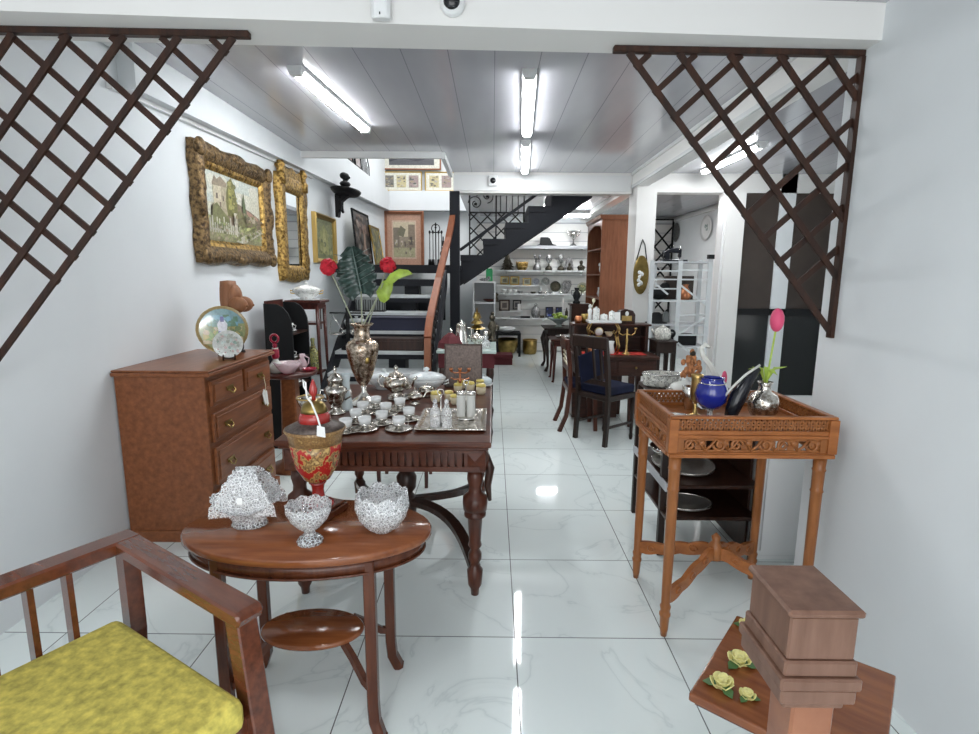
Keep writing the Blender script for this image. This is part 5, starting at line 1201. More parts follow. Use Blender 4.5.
for s in (-1,1): P('handle', B().tube([(s*.03,0,.16),(s*.065,0,.165),(s*.06,0,.11),(s*.045,0,.10)], .006, 6), 'black_paint', t)

# ================================================================== BOOKCASE
BC = T('bookcase', 'tall reddish wooden bookcase with open shelves facing the aisle beside the pillar', 'bookcase', (1.37, 7.0, 0))
P('side_panel', Bx(0,0,0,.40,.025,2.13), 'bookcase_wood', BC, bev=.003); P('side_panel', Bx(0,1.0,0,.40,1.025,2.13), 'bookcase_wood', BC)
P('back_panel', Bx(.38,.025,.05,.40,1.0,2.13), 'bookcase_wood', BC)
P('cornice', B().prism([(-.03,2.19),(-.02,2.15),(0,2.13),(.40,2.13),(.40,2.19)], -.02, 1.045), 'bookcase_wood', BC)
P('arched_rail', B().prism([(.025,2.13),(.025,2.0),(.15,2.07),(.5,2.10),(.85,2.07),(1.0,2.0),(1.0,2.13)], 0, .02, 'x'), 'bookcase_wood', BC)
for z in (.06,.45,.85,1.13,1.44,1.77): P('shelf', Bx(.0,.025,z,.38,1.0,z+.02), 'bookcase_wood', BC)
ONE('white_figurine', B().ball((0,0,.06), .05,.05,.06).ball((0,-.02,.13), .035).ball((-.03,.02,.12), .025), 'flower_china', 'white china figurine on the middle shelf of the bookcase', 'figurine', (1.45, 7.25, 1.46))
ONE('white_figurine', B().lathe([(0,0),(.04,0),(.03,.06),(.015,.08),(.025,.12),(0,.15)], 12), 'flower_china', 'white china figure on the lower shelf of the bookcase', 'figurine', (1.45, 7.22, 1.15))
ONE('shelf_jug', Lt(shell([(.04,0),(.06,.04),(.045,.10),(.05,.13)], .004), 14), 'porcelain', 'white jug on the shelf below the china figurine in the bookcase', 'jug', (1.50, 7.55, 1.15))

# ================================================================== PILLAR PLAQUE
v = on_y(641, 275, 6.3)
t = T('oval_plaque', 'gold oval plaque with white flowers hanging on the white pillar', 'wall plaque', (v.x, 6.32, v.z-.0))
P('panel', B().prism([(.088*cos(2*pi*k/36), .22*sin(2*pi*k/36)) for k in range(36)], -.03, 0), 'old_brass', t, 'dull gold oval', bev=.008)
b = B(); r_ = random.Random(4)
for k in range(12): b.ball((-.01+.045*(r_.random()-.5), -.035, -.06+.17*(r_.random()-.4)), .02,.012,.022, 8, 6)
P('flowers', b, 'porcelain', t, 'white porcelain flowers')
P('ribbon', B().tube([(-.055,-.006,.17),(-.01,-.006,.36),(.0,-.006,.40),(.03,-.006,.34),(.062,-.006,.16)], .006, 6), 'black_paint', t, 'black hanging ribbon')
# ================================================================== WRITING DESK on the right with hutch
DK = T('writing_desk', 'dark wooden writing desk with a raised back facing the aisle, right of the centre', 'desk', (1.17, 5.30, 0))
# local y<0 towards the camera ; x -.37 .. +.37
P('desk_top', Bx(-.39,-.30,.66,.40,.28,.69), 'desk_wood', DK, bev=.006)
P('drawer_case', Bx(-.37,-.27,.50,.38,.27,.66), 'desk_wood', DK, bev=.003)
for k in range(2):
    o = P('drawer', Bx(-.35+.365*k,-.278,.525,-.01+.365*k,-.27,.64), 'desk_wood', DK, bev=.002); P('knob', B().ball((-.18+.365*k,-.285,.58), .012), 'old_brass', o)
P('pedestal', Bx(-.37,-.03,.03,.08,.25,.50), 'desk_wood', DK, bev=.003)
for x in (.155, .35):
    for y in (-.25, .24): P('leg', B().taper((x,y,0), .035,.035, (x,y,.50), .05,.05), 'desk_wood', DK)
P('hutch_back', Bx(-.36,.20,.69,.38,.225,.96), 'desk_wood', DK); P('hutch_top', Bx(-.38,.02,.945,.40,.24,.965), 'desk_wood', DK, bev=.004)
for x in (-.36, .345): P('hutch_side', Bx(x,.03,.69,x+.03,.22,.945), 'desk_wood', DK)
P('hutch_shelf', Bx(-.33,.06,.83,.345,.20,.842), 'desk_wood', DK)
P('writing_mat', Bx(-.30,-.20,.69,.30,.0,.694), 'red_felt', DK, 'red leather inset')
HT = .965
WS = T('marble_shelf', 'white marble shelf with gilt scroll legs standing on top of the desk back', 'shelf', (1.07, 5.43, HT))
WS.location = (1.07, 5.20, .69)
P('marble_slab', Bx(-.16,-.08,.30,.155,.08,.325), 'porcelain', WS, 'white marble slab', bev=.004)
for s in (-1,1):
    for y in (-.05, .05): P('scroll_leg', B().tube([(s*.12,y,.30),(s*.15,y,.24),(s*.13,y,.17),(s*.10,y,.20),(s*.12,y,.22)], .007, 6).tube([(s*.13,y,.17),(s*.15,y,.08),(s*.13,y,0)], .008, 6), 'brass', WS)
WZ = .69+.325
def canister(label, x, h, r, y=5.20): 
    t = T('china_canister', label, 'canister', (x, y, WZ), 0, 'white china on the marble shelf')
    P('jar', Lt([(0,0),(r,0),(r*1.02,h*.1),(r,h*.8),(r*.85,h*.84),(0,h*.84)], 18), 'flower_china', t); P('jar_lid', Lt([(r*.9,h*.84),(r*.8,h*.9),(r*.25,h*.94),(r*.3,h),(0,h*1.02)], 14), 'flower_china', t)
canister('tall white floral jar on the marble shelf, second from left', .995, .125, .033)
canister('low white floral pot in the middle of the marble shelf', 1.07, .06, .036)
canister('medium white floral jar at the right of the marble shelf', 1.145, .09, .03)
t = T('china_figure', 'slim white china figure at the left end of the marble shelf', 'figurine', (.935, 5.20, WZ)); P('figure', B().lathe([(0,0),(.022,0),(.016,.05),(.022,.09),(.012,.11),(0,.11)], 12).ball((0,0,.13), .016,.016,.02), 'porcelain', t); P('flower', B().ball((.03,-.01,.185), .016,.012,.022).tube([(.01,0,.09),(.03,-.01,.17)], .003, 5), 'cream', t)
ONE('small_card', B().add([(-.026,0,0),(.026,0,0),(.026,.012,.075),(-.026,.012,.075),(-.026,.004,0),(.026,.004,0),(.026,.016,.075),(-.026,.016,.075)], [(0,1,2,3),(4,7,6,5),(0,4,5,1),(1,5,6,2),(2,6,7,3),(3,7,4,0)]), 'tag_white', 'small white picture card at the right end of the marble shelf', 'card', (1.20, 5.19, WZ))
t = T('brown_box', 'domed brown wooden box on the right end of the desk back', 'box', (1.33, 5.42, HT)); P('box_body', B().prism([(-.085,0),(.085,0),(.085,.09),(.06,.13),(0,.145),(-.06,.13),(-.085,.09)], -.06, .06), 'mahogany_dark', t, bev=.004)
P('gold_front', Bx(-.05,-.064,.03,.05,-.06,.08), 'brass', t, 'gilt front panel'); P('white_top', B().ball((0,-.062,.10), .018,.006,.025), 'porcelain', t, 'white ornament on the front')
t = T('round_clock', 'small round white clock on the desk below the marble shelf', 'clock', (1.05, 5.315, .842)); P('clock_case', B().lathe([(0,-.012),(.042,-.012),(.045,0),(.042,.012),(0,.012)], 24), 'brass', t).rotation_euler = (radians(90), 0, 0)
kids(t)[0].location = (0,0,.047)
o = P('clock_face', B().lathe([(0,0),(.037,0),(.037,.002),(0,.002)], 24), 'porcelain', t, 'white face'); o.rotation_euler = (radians(90),0,0); o.location = (0,-.0125,.047)
P('clock_foot', Bx(-.03,-.012,0,.03,.012,.008), 'brass', t)
ONE('cream_dish', Lt(shell([(.02,0),(.03,.015),(.045,.045)], .004), 16), 'cream', 'small cream dish right of the round clock on the desk', 'dish', (1.155, 5.33, .842))
ONE('white_pitcher', Lt(shell([(.03,0),(.038,.02),(.032,.06),(.026,.09),(.034,.125)], .004), 16), 'porcelain', 'white pitcher on the desk left of the brass candelabrum', 'pitcher', (1.14, 5.16, .69))
t = T('brass_candelabrum', 'brass two armed candelabrum at the right of the desk', 'candelabrum', (1.285, 5.14, .69)); P('stem', Lt([(0,0),(.045,0),(.04,.012),(.012,.03),(.009,.10),(.014,.14),(.009,.18),(.008,.24),(0,.25)], 14), 'brass', t)
for s in (-1,1): o = P('arm', B().tube([(0,0,.20),(s*.04,0,.185),(s*.075,0,.205),(s*.08,0,.235)], .006, 6), 'brass', t); P('candle_cup', Lt([(0,.233),(.008,.233),(.016,.25),(.014,.258),(0,.258)], 10, c=(s*.08,0,0)), 'brass', o)
for x, lb in ((.985,'white ornament on a red mat at the left of the desk'),(1.035,'white ornament on a red mat left of the white pitcher')):
    ONE('white_ornament', B().ball((0,0,.02), .024,.018,.022).ball((.012,0,.04), .012), 'porcelain', lb, 'ornament', (x, 5.16, .698))
    ONE('red_mat', Bx(-.035,-.03,0,.03,.03,.008), 'red_felt', 'red mat under the ornament ' + ('at the far left of the desk' if x < 1 else 'left of the white pitcher'), 'mat', (x, 5.16, .690))
ONE('copper_mug', Lt(shell([(.022,0),(.026,.05),(.024,.07)], .003), 14), 'copper', 'copper mug at the left end of the desk', 'mug', (.93, 5.12, .69))
ONE('copper_pot', Lt(shell([(.03,0),(.04,.03),(.03,.07)], .003), 14), 'copper', 'small copper pot on the desk back left of the marble shelf', 'pot', (.86, 5.42, HT))
ONE('brass_pot', Lt(shell([(.035,0),(.045,.04),(.04,.09)], .003), 14), 'old_brass', 'brass pot beside the copper one on the desk back', 'pot', (.93, 5.44, HT))

# ================================================================== DESK CHAIRS
def chair(label, loc, rot):
    """front towards local +x"""
    t = T('desk_chair', label, 'chair', loc, rot, 'dark chairs by the writing desk')
    w2 = .17
    P('seat_rail', Bx(-.18,-.18,.385,.20,.18,.43), 'chair_wood', t, bev=.006)
    P('seat', Bx(-.15,-.165,.43,.19,.165,.50), 'blue_seat', t, 'dark blue padded seat', bev=.015, seg=2)
    for s in (-1,1):
        P('rear_leg', B().bar([(-.19,s*w2,0),(-.175,s*w2,.22),(-.17,s*w2,.43),(-.19,s*w2,.65),(-.235,s*w2,.93)], .034, .034), 'chair_wood', t)
        P('front_leg', Lt([(0,0),(.012,0),(.018,.03),(.014,.06),(.018,.25),(.022,.385),(0,.385)], 10, c=(.175, s*.155, 0)), 'chair_wood', t)
        pass
        P('side_stretcher', B().bar([(-.18,s*w2,.16),(.175,s*.155,.16)], .018, .02), 'chair_wood', t)
    P('crest_rail', Bx(-.252,-.19,.83,-.217,.19,.935), 'chair_wood', t, bev=.012, seg=2)
    P('lower_rail', Bx(-.20,-.17,.52,-.175,.17,.56), 'chair_wood', t)
    for k in range(4): y = -.115+.077*k; P('back_slat', B().bar([(-.188,y,.55),(-.233,y,.84)], .020, .016), 'chair_wood', t)
    P('back_pad', B().bar([(-.18,0,.57),(-.222,0,.80)], .29, .012), 'blue_seat', t, 'dark blue padded back'); return t
chair('dark chair with a blue seat pushed at the desk, its back to the camera', (1.005, 4.66, 0), atan2(.285,.27)-.15)
SB = T('sabre_chair', 'reddish dark chair with curved sabre legs behind the blue seated desk chair', 'chair', (.80, 5.06, 0), radians(0))
for s in (-1,1):
    P('rear_leg', B().bar([(-.17,s*.19,0),(-.11,s*.19,.15),(-.08,s*.19,.42),(-.09,s*.19,.62),(-.12,s*.19,.86)], .038, .034), 'mahogany_leg', SB)
    P('front_leg', B().bar([(.17,s*.165,0),(.16,s*.165,.2),(.15,s*.165,.40)], .036, .034), 'mahogany_leg', SB)
P('seat', Bx(-.09,-.18,.41,.17,.18,.455), 'blue_seat', SB, bev=.01)
P('seat_rail', Bx(-.10,-.19,.37,.18,.19,.41), 'mahogany_leg', SB)
P('crest_rail', Bx(-.135,-.21,.76,-.10,.21,.86), 'mahogany_leg', SB, bev=.01); P('back_rail', Bx(-.105,-.19,.56,-.08,.19,.61), 'mahogany_leg', SB)
for k in range(3): P('cane_strip', B().bar([(-.095,-.17+.02*k,.61+.04*k),(-.10,.17,.64+.04*k)], .012, .014), 'cream', SB, 'pale cane strip')

# ================================================================== small dark stand with patterned jug
v = on_y(660, 341, 5.25)
SD2 = T('lamp_table', 'small dark square stand between the desk and the white rack', 'table', (1.67, 5.30, 0))
P('top', Bx(-.095,-.14,.80,.115,.14,.82), 'chair_wood', SD2, bev=.005); P('apron', Bx(-.085,-.125,.70,.105,.125,.80), 'chair_wood', SD2)
for i in (-1,1):
    for j in (-1,1): P('leg', B().taper((.01+i*.075,j*.105,0), .025,.025, (.01+i*.075,j*.105,.70), .04,.04), 'chair_wood', SD2)
P('lower_shelf', Bx(-.07,-.11,.25,.09,.11,.27), 'chair_wood', SD2)
t = T('patterned_teapot', 'black and white patterned round teapot on the small dark stand', 'teapot', (1.665, 5.27, .82))
P('body', Lt([(0,0),(.06,0),(.075,.015),(.08,.06),(.07,.10),(.05,.115),(0,.115)], 22), 'white_jug_pattern', t); P('lid', Lt([(.05,.115),(.03,.13),(.008,.135),(.01,.145),(0,.15)], 14), 'white_jug_pattern', t)
P('handle', B().torus((.085,0,.06), .032, .012, 'y', 16, 6), 'black_paint', t, 'black round handle'); P('spout', B().tube([(-.07,0,.05),(-.10,0,.08),(-.11,0,.11)], .010, 6), 'white_jug_pattern', t)

# ================================================================== WHITE METAL RACK
WR = T('metal_rack', 'white metal rack of slotted posts with diagonal braces in the right hand bay', 'rack', (1.72, 5.93, 0))
for x, y in ((.0,0),(.30,0),(.62,0),(.11,.28),(.62,.28)): 
    b = Bx(x-.022,y-.012,0,x+.022,y+.012,1.60 if x != .62 else 1.62)
    for k in range(14): b.box(x-.024,y-.014,.10+.11*k,x-.018,y-.011,.125+.11*k)
    P('post', b, 'white_metal', WR, 'white slotted post')
P('post_cap', Bx(.59,-.03,1.62,.65,.03,1.665), 'black_paint', WR, 'black cap')
for z in (1.575, 1.16): P('shelf', B().prism([(-.01,-.01),(.64,-.01),(.64,.29),(.09,.29)], z, z+.018, 'z'), 'grey_edge' if z > 1.5 else 'white_metal', WR)
for z in (.9, .66): P('shelf', B().prism([(-.01,-.01),(.64,-.01),(.64,.29),(.09,.29)], z, z+.018, 'z'), 'grey_edge', WR)
for z in (1.50,1.40,1.02,.80): P('rung', B().bar([(.30,-.012,z),(.62,-.012,z)], .012, .016), 'white_metal', WR)
for z in (1.49,1.40,1.30): P('rung', B().bar([(0,-.012,z),(.30,-.012,z)], .012, .014), 'white_metal', WR)
for (a, c) in (((.31,1.34),(.61,1.12)),((.61,1.0),(.31,.80)),((.31,.72),(.61,.50)),((.03,1.36),(.18,1.24))): P('brace', B().bar([(a[0],-.016,a[1]),(c[0],-.016,c[1])], .010, .018), 'white_metal', WR)
t = T('sewing_machine', 'old black sewing machine on top of the white metal rack', 'sewing machine', (1.98, 6.07, 1.593)); t.scale = (.72, .8, .72)
P('base_plate', Bx(-.17,-.08,0,.20,.08,.03), 'black_gloss', t, bev=.005)
P('machine_arm', B().prism([(-.13,.03),(-.05,.03),(-.06,.13),(.08,.13),(.08,.06),(.12,.06),(.12,.19),(.05,.205),(-.06,.19),(-.13,.15)], -.035, .035), 'black_gloss', t, bev=.01)
P('needle_bar', B().tube([(.10,0,.035),(.10,0,.24)], .008, 8), 'silver', t); P('hand_wheel', B().torus((-.145,0,.11), .05, .012, 'x', 18, 6), 'black_gloss', t)
P('spool_pin', B().tube([(0,0,.20),(0,0,.25)], .006, 6), 'silver', t)
ONE('dark_bundle', B().ball((0,0,.07), .12,.09,.07).ball((.06,0,.13), .06,.05,.06), 'black_paint', 'black bundle on the middle shelf of the white rack', 'bundle', (1.860, 6.100, 1.178))
ONE('white_bag', B().ball((0,0,.12), .05,.04,.12), 'tag_white', 'white bag hanging inside the white rack behind the black bundle', 'bag', (1.820, 6.210, 1.178))
ONE('red_brown_jug', Lt([(0,0),(.05,0),(.07,.04),(.05,.10),(.025,.14),(.035,.17),(0,.17)], 16), 'copper', 'copper coloured jug on the shelf of the white rack', 'jug', (2.140, 6.070, 1.178))
b = Bx(-.16,-.03,0,.16,.03,.26); ONE('dark_case', b, 'dark_door', 'dark brown case standing at the back of the white rack shelf', 'case', (2.100, 6.185, 1.178), bev=.004)
ONE('black_case', Bx(-.16,-.09,0,.14,.09,.12), 'black_paint', 'flat black case on the low shelf of the white rack', 'case', (2.120, 6.050, .678), bev=.006)
ONE('hanging_garment', B().prism([(-.07,0),(.08,0),(.05,.22),(.03,.36),(-.02,.36),(-.04,.22)], -.03, .03), 'grey_pot', 'grey hanging cloth inside the white rack', 'cloth', (1.960, 6.150, .678), bev=.01)
ONE('black_hat', B().lathe([(0,0),(.12,0),(.12,.01),(.07,.02),(.06,.10),(.03,.12),(0,.12)], 18), 'black_paint', 'black hat on the lower shelf of the white rack above the patterned teapot', 'hat', (1.830, 6.050, .918))
# lattice, plates on the walls of the right bay
LP = T('iron_lattice_panel', 'black lattice panel standing against the back of the right hand bay', 'lattice', (2.93, 10.18, 0))
a, c = on_y(653, 216, 10.15), on_y(671, 262, 10.15)
LP.location = (a.x, 10.15, 0); w2 = c.x - a.x; b = B()
for x in (0, w2): b.bar([(x,0,0),(x,0,2.47)], .03, .03)
P('upright', b, 'iron', LP)
b = B(); s_ = w2*.62
for k in range(-1, 14):
    z = .1 + .30*k
    for d in (1, -1):
        p0 = [0, z] if d == 1 else [0, z + w2*1.15]; p1 = [w2, z + w2*1.15] if d == 1 else [w2, z]
        if min(p0[1], p1[1]) > 0 and max(p0[1], p1[1]) < 2.47: b.bar([(p0[0], d*.008, p0[1]), (p1[0], d*.008, p1[1])], .012, .03)
P('lattice', b, 'iron', LP)
for z in (.02, 2.455): P('cross_rail', Bx(0,-.015,z-.015,w2,.015,z+.015), 'iron', LP)
def d_oval(q): scatter(q, 16, -.35,-.35,.35,.35, [(.5,.52,.3),(.35,.42,.25),(.7,.62,.5)], .2, 3)
for (yy, zz, hh, ww, lb, m) in ((8.62, 2.18, .19, .22, 'white oval plate with a floral centre on the right wall', 'porcelain'), (10.0, 2.22, .17, .14, 'dark grey oval plate on the right wall near the back corner', 'pewter')):
    t = T('wall_plate', lb, 'plate', (3.32, yy, zz), -pi/2, None)
    b = B(); b.lathe([(0,-.02),(.6,-.018),(.7,-.022),(1,-.035),(1,-.025),(.7,0),(0,0)], 32)
    b.v = [(x*ww, z, y*hh) for x, y, z in b.v]; b.f = [tuple(reversed(f)) for f in b.f]; P('plate_body', b, m, t)
    if m == 'porcelain':
        b = B(); r_ = random.Random(6)
        for k in range(14): b.ball(((r_.random()-.5)*.12, -.022, (r_.random()-.5)*.13), .014,.004,.016, 6, 5)
        P('floral_centre', b, 'leaf_vein', t, 'muted floral centre')

# ================================================================== CARVED GALLERY TABLE
GT = T('gallery_table', 'light reddish carved table with pierced gallery rim in the right foreground', 'table', (.665, 1.945, 0))
GW, GD = .62, .485          # x right, y away
P('tray', Bx(.015,.015,.832,GW-.015,GD-.015,.846), 'teak_carved', GT)
def side_run(fn):
    for sname, L0, tr in (('front', GW, lambda u, d, z: (u, d, z)), ('back', GW, lambda u, d, z: (u, GD-d, z)), ('left', GD, lambda u, d, z: (d, u, z)), ('right', GD, lambda u, d, z: (GW-d, u, z))): fn(sname, L0, tr)
def build_side(sname, L0, tr):
    def bx(b, u0, u1, d0, d1, z0, z1):
        p = tr(u0, d0, z0); q = tr(u1, d1, z1); b.box(p[0], p[1], p[2], q[0], q[1], q[2])
    b = B()
    e0 = .0 if sname in ('front','back') else .027
    for d0, d1, z0, z1 in ((-.004,.026,.757,.772),(0,.022,.772,.778),(-.002,.024,.832,.845),(.002,.02,.845,.862),(0,.022,.906,.917)): bx(b, e0, L0-e0, d0, d1, z0, z1)
    P('rail', b, 'teak_carved', GT, bev=.002)
    # pierced scroll frieze
    b = B(); n = 3 if L0 > .5 else 2; seg = (L0-.10)/n
    bx(b, .03, .055, .004, .018, .778, .832); bx(b, L0-.055, L0-.03, .004, .018, .778, .832)
    for k in range(n):
        for m in (0, 1):
            u0 = .05 + seg*(k + .5*m); sg = 1 if m == 0 else -1
            pts = []
            for i in range(22):
                a = i/21*2*pi*1.15; r = .0245*(1 - .68*i/21); pts.append(tr(u0 + seg*.25 + sg*(r*cos(a) - .012), .011, .805 + r*sin(a)*sg))
            b.tube(pts, .006, 6)
            b.tube([tr(u0, .011, .783), tr(u0+seg*.12, .011, .80), tr(u0+seg*.22, .011, .826), tr(u0+seg*.36, .011, .822), tr(u0+seg*.5, .011, .783)], .0055, 6)
            b.ball(tr(u0+seg*.44, .011, .812), .014, .007, .012, 8, 6) if sname in ('front','back') else b.ball(tr(u0+seg*.44, .011, .812), .007, .014, .012, 8, 6)
    for k in range(2*n): u0 = .05 + seg*.5*k; bx(b, u0+seg*.29, u0+seg*.44, .014, .017, .778, .832); bx(b, u0, u0+seg*.03, .014, .017, .778, .832)
    bx(b, .03, L0-.03, .009, .016, .822, .832); bx(b, .03, L0-.03, .009, .016, .778, .786)
    P('scroll_frieze', b, 'teak_leg', GT)
    # small lattice gallery
    b = B(); n = int((L0-.06)/.020)
    for k in range(n):
        u = .03 + (L0-.06)*k/n; w = (L0-.06)/n
        for (a0, a1) in ((.862,.906),(.906,.862)):
            p = tr(u, .011, a0); q = tr(u+w, .011, a1); b.bar([p, q], .007, .007)
        b.ball(tr(u+w*.5, .011, .884), .005, .005, .005, 6, 4)
    bx(b, .03, L0-.03, .008, .014, .881, .887)
    P('pierced_gallery', b, 'teak_leg', GT)
side_run(build_side)
for x in (-.0045, GW-.0305):
    for y in (-.0045, GD-.0305): P('corner_post', Bx(x,y,.7745,x+.035,y+.035,.9055), 'teak_carved', GT, bev=.002)
for x, y in ((.035,.03),(.035,GD-.03),(GW-.035,.03),(GW-.035,GD-.03)):
    P('leg', Lt([(0,0),(.012,0),(.016,.03),(.019,.085),(.022,.09),(.022,.10),(.018,.105),(.020,.12),(.022,.13),(.017,.14),(.019,.30),(.021,.615),(.024,.62),(.021,.628),(.022,.70),(.025,.705),(.022,.712),(.024,.757),(0,.757)], 16, c=(x, y, 0)), 'teak_leg', GT)
# carved crossing stretchers rising to the middle
cx, cy = GW/2, GD/2
for k, (x, y) in enumerate(((.035,.03),(GW-.035,GD-.03),(.035,GD-.03),(GW-.035,.03))):
    d = Vector((cx-x, cy-y, 0)); ln = d.length; d.normalize(); nrm = Vector((-d.y, d.x, 0)); b = B()
    up = []; lo = []
    for i in range(25):
        t_ = i/24; z = .165 + .085*sin(t_*pi*.5)**2; up.append((t_*ln, z + .022 + .010*abs(sin(t_*pi*3)))); lo.append((t_*ln, z - .022 - .008*abs(sin(t_*pi*3.5))))
    poly = up + lo[::-1]
    vs = [(x + d.x*u + nrm.x*o, y + d.y*u + nrm.y*o, z) for o in (-.010, .010) for u, z in poly]; n = len(poly)
    b.add(vs, [tuple(range(n)), tuple(reversed(range(n, 2*n)))] + [(i, i+n, (i+1) % n+n, (i+1) % n) for i in range(n)])
    for i in range(3):
        for sgn in (-1, 1):
            u = ln*(.2+.27*i); zc = .165 + .085*sin((.2+.27*i)*pi*.5)**2
            b.tube([(x+d.x*(u+.018*cos(a)*(1-.1*a))+nrm.x*sgn*.011, y+d.y*(u+.018*cos(a)*(1-.1*a))+nrm.y*sgn*.011, zc+.018*sin(a)*(1-.1*a)) for a in [q*.45 for q in range(14)]], .005, 5)
    P('stretcher', b, 'teak_carved', GT, 'carved arched stretcher')
P('stretcher_finial', Lt([(0,.22),(.03,.22),(.03,.28),(.015,.30),(.02,.32),(0,.34)], 12, c=(cx, cy, 0)), 'teak_leg', GT)

GZ = .846
def gp(px, py): v = on_z(px, py, GZ); return (v.x, v.y, GZ)
t = T('white_dish', 'pale shell dish on the carved table beside the dark oval dish', 'dish', (.755, 2.165, GZ)); P('dish', B().lathe(shell([(.02,0),(.045,.008),(.055,.018)], .004), 18, sy=.7), 'porcelain', t); P('rim', B().torus((0,0,.018), .053, .003, sz=.7), 'silver', t)
t = T('oval_dish', 'dark oval silver dish in the front left corner of the carved table', 'dish', (.79, 2.06, GZ)); P('dish', B().lathe(shell([(.03,0),(.042,.008),(.048,.03),(.044,.038)], .004), 20, sy=.8), 'dark_silver', t); P('rim', B().torus((0,0,.036), .046, .004, sz=.8), 'silver', t)
t = T('gold_goblet', 'amber gold glass goblet on a wide foot beside the blue bowl', 'goblet', (.845, 2.19, GZ)); t.scale = (.9, .9, 1.32); P('foot', Lt([(0,0),(.045,0),(.04,.008),(.012,.016),(.008,.03),(.007,.05),(0,.05)], 20), 'brass', t); P('cup', Lt(shell([(.007,.048),(.02,.06),(.025,.09),(.024,.13),(.028,.14)], .003), 18), 'brass', t)
P('ear_ornament', B().ball((.045,0,.075), .022,.008,.03).tube([(.02,0,.07),(.04,0,.07)], .005, 5), 'gold_line', t, 'pale gold leaf')
t = T('blue_bowl', 'cobalt blue cut glass bowl on a clear stem on the carved table', 'bowl', (.895, 2.16, GZ)); t.scale = (1, 1, 1.24); P('bowl', Lt(shell([(.014,.038),(.035,.044),(.058,.066),(.064,.092),(.058,.118),(.046,.134),(.044,.140),(.049,.144)], .004), 28), 'blue_glass', t)
P('stem', B().lathe([(0,0),(.036,0),(.034,.006),(.012,.014),(.010,.03),(.016,.038),(0,.038)], 16, smooth=False, facet=.05), 'crystal', t, 'clear glass foot'); P('silver_band', B().torus((0,0,.127), .0535, .002), 'silver', t)
for k, (x, y, lb) in enumerate(((.852,2.045,'clear glass star dish in front of the blue bowl'),(.935,2.03,'clear glass shell dish at the front of the black horn'))):
    ONE('glass_dish', B().lathe(shell([(.018,0),(.036,.008),(.050,.03)], .005), 16, smooth=False, facet=.08, wave=lambda a, r, z, j: (r*(1+.15*sin(5*a)*(z > .02)), z)), 'crystal', lb, 'dish', (x, y, GZ), .3*k, 'small clear glass dishes on the carved table')
t = T('black_horn', 'tall black horn shaped glass leaning behind the front rim of the carved table', 'ornament', (.955, 2.12, GZ)); t.scale = (1.05, 1, 1.28)
b = B(); pts = [(0,.0,.0),(.012,0,.04),(.03,0,.085),(.062,0,.135),(.10,0,.175)]; b.tube(pts, [.018,.026,.030,.020,.010], 14); P('horn_body', b, 'black_gloss', t)
P('pale_edge', B().tube([(-.03,-.006,.08),(-.002,-.012,.115),(.045,-.01,.155),(.10,-.005,.186)], .0045, 6), 'frosted_glass', t, 'pale glass edge')
# glass swan behind the bowl
t = T('glass_swan', 'clear glass swan with raised neck behind the blue bowl', 'ornament', (.945, 2.33, GZ)); t.scale = (1.1, 1, 1.22); P('body', B().ball((0,0,.05), .05,.035,.05, 16, 10), 'clear_glass', t)
P('neck', B().tube([(.02,0,.08),(.035,0,.12),(.01,0,.16),(-.025,0,.20),(-.035,0,.225),(-.02,0,.24),(.0,0,.23)], [.016,.013,.011,.010,.010,.010,.005], 8), 'frosted_glass', t); P('pink_wing', B().ball((.065,0,.115), .012,.008,.03), 'petal_pink', t, 'pink touch on the wing')
# dried flower arrangement
t = T('dried_flowers', 'orange dried flower arrangement behind the gold goblet', 'flowers', (.872, 2.34, GZ)); t.scale = (.75, .8, 1.32); P('pot', Lt(shell([(.02,0),(.035,.04),(.04,.08)], .003), 14), 'silver', t)
b = B(); r_ = random.Random(9)
for k in range(80): a = r_.random()*6.28; q = r_.random(); b.ball((.055*q*cos(a), .035*q*sin(a), .115+.075*r_.random()*(1.1-q*.6)), .010*(.6+r_.random()),.009,.006+.008*r_.random(), 6, 4)
P('blossoms', b, 'dried_orange', t); P('dark_tuft', B().ball((.005,0,.19), .018,.018,.010, 8, 6), 'bronze_dark', t, 'dark seed head')
t = T('silver_vase', 'round engraved silver vase with a pink tulip at the right edge of the carved table', 'vase', (1.105, 2.15, GZ)); P('body', Lt(shell([(.03,0),(.035,.006),(.056,.045),(.06,.08),(.05,.11),(.026,.125),(.022,.15),(.03,.165)], .003), 26), 'engraved_silver', t)
t2 = T('pink_tulip', 'single pink artificial tulip standing in the engraved silver vase', 'artificial flower', (1.105, 2.15, GZ)); t2.scale = (1, 1, 1.17); P('stem', B().tube([(0,0,.02),(.005,-.01,.2),(.012,-.02,.325)], .004, 6), 'leaf_lime', t2)
P('flower_head', B().ball((.013,-.021,.355), .026,.026,.04, 12, 8), 'petal_pink', t2)
b = B()
for k in range(5):
    a = k*1.3+2.2; b.add([(0,0,.13),(.03*cos(a)-.01*sin(a),.03*sin(a)+.01*cos(a),.19),(.075*cos(a),.075*sin(a),.175+.02*(k % 2)),(.03*cos(a)+.01*sin(a),.03*sin(a)-.01*cos(a),.185)], [(0,1,2,3)])
o = P('leaves', b, 'leaf_lime', t2); sm = o.modifiers.new('thick', 'SOLIDIFY'); sm.thickness = .002

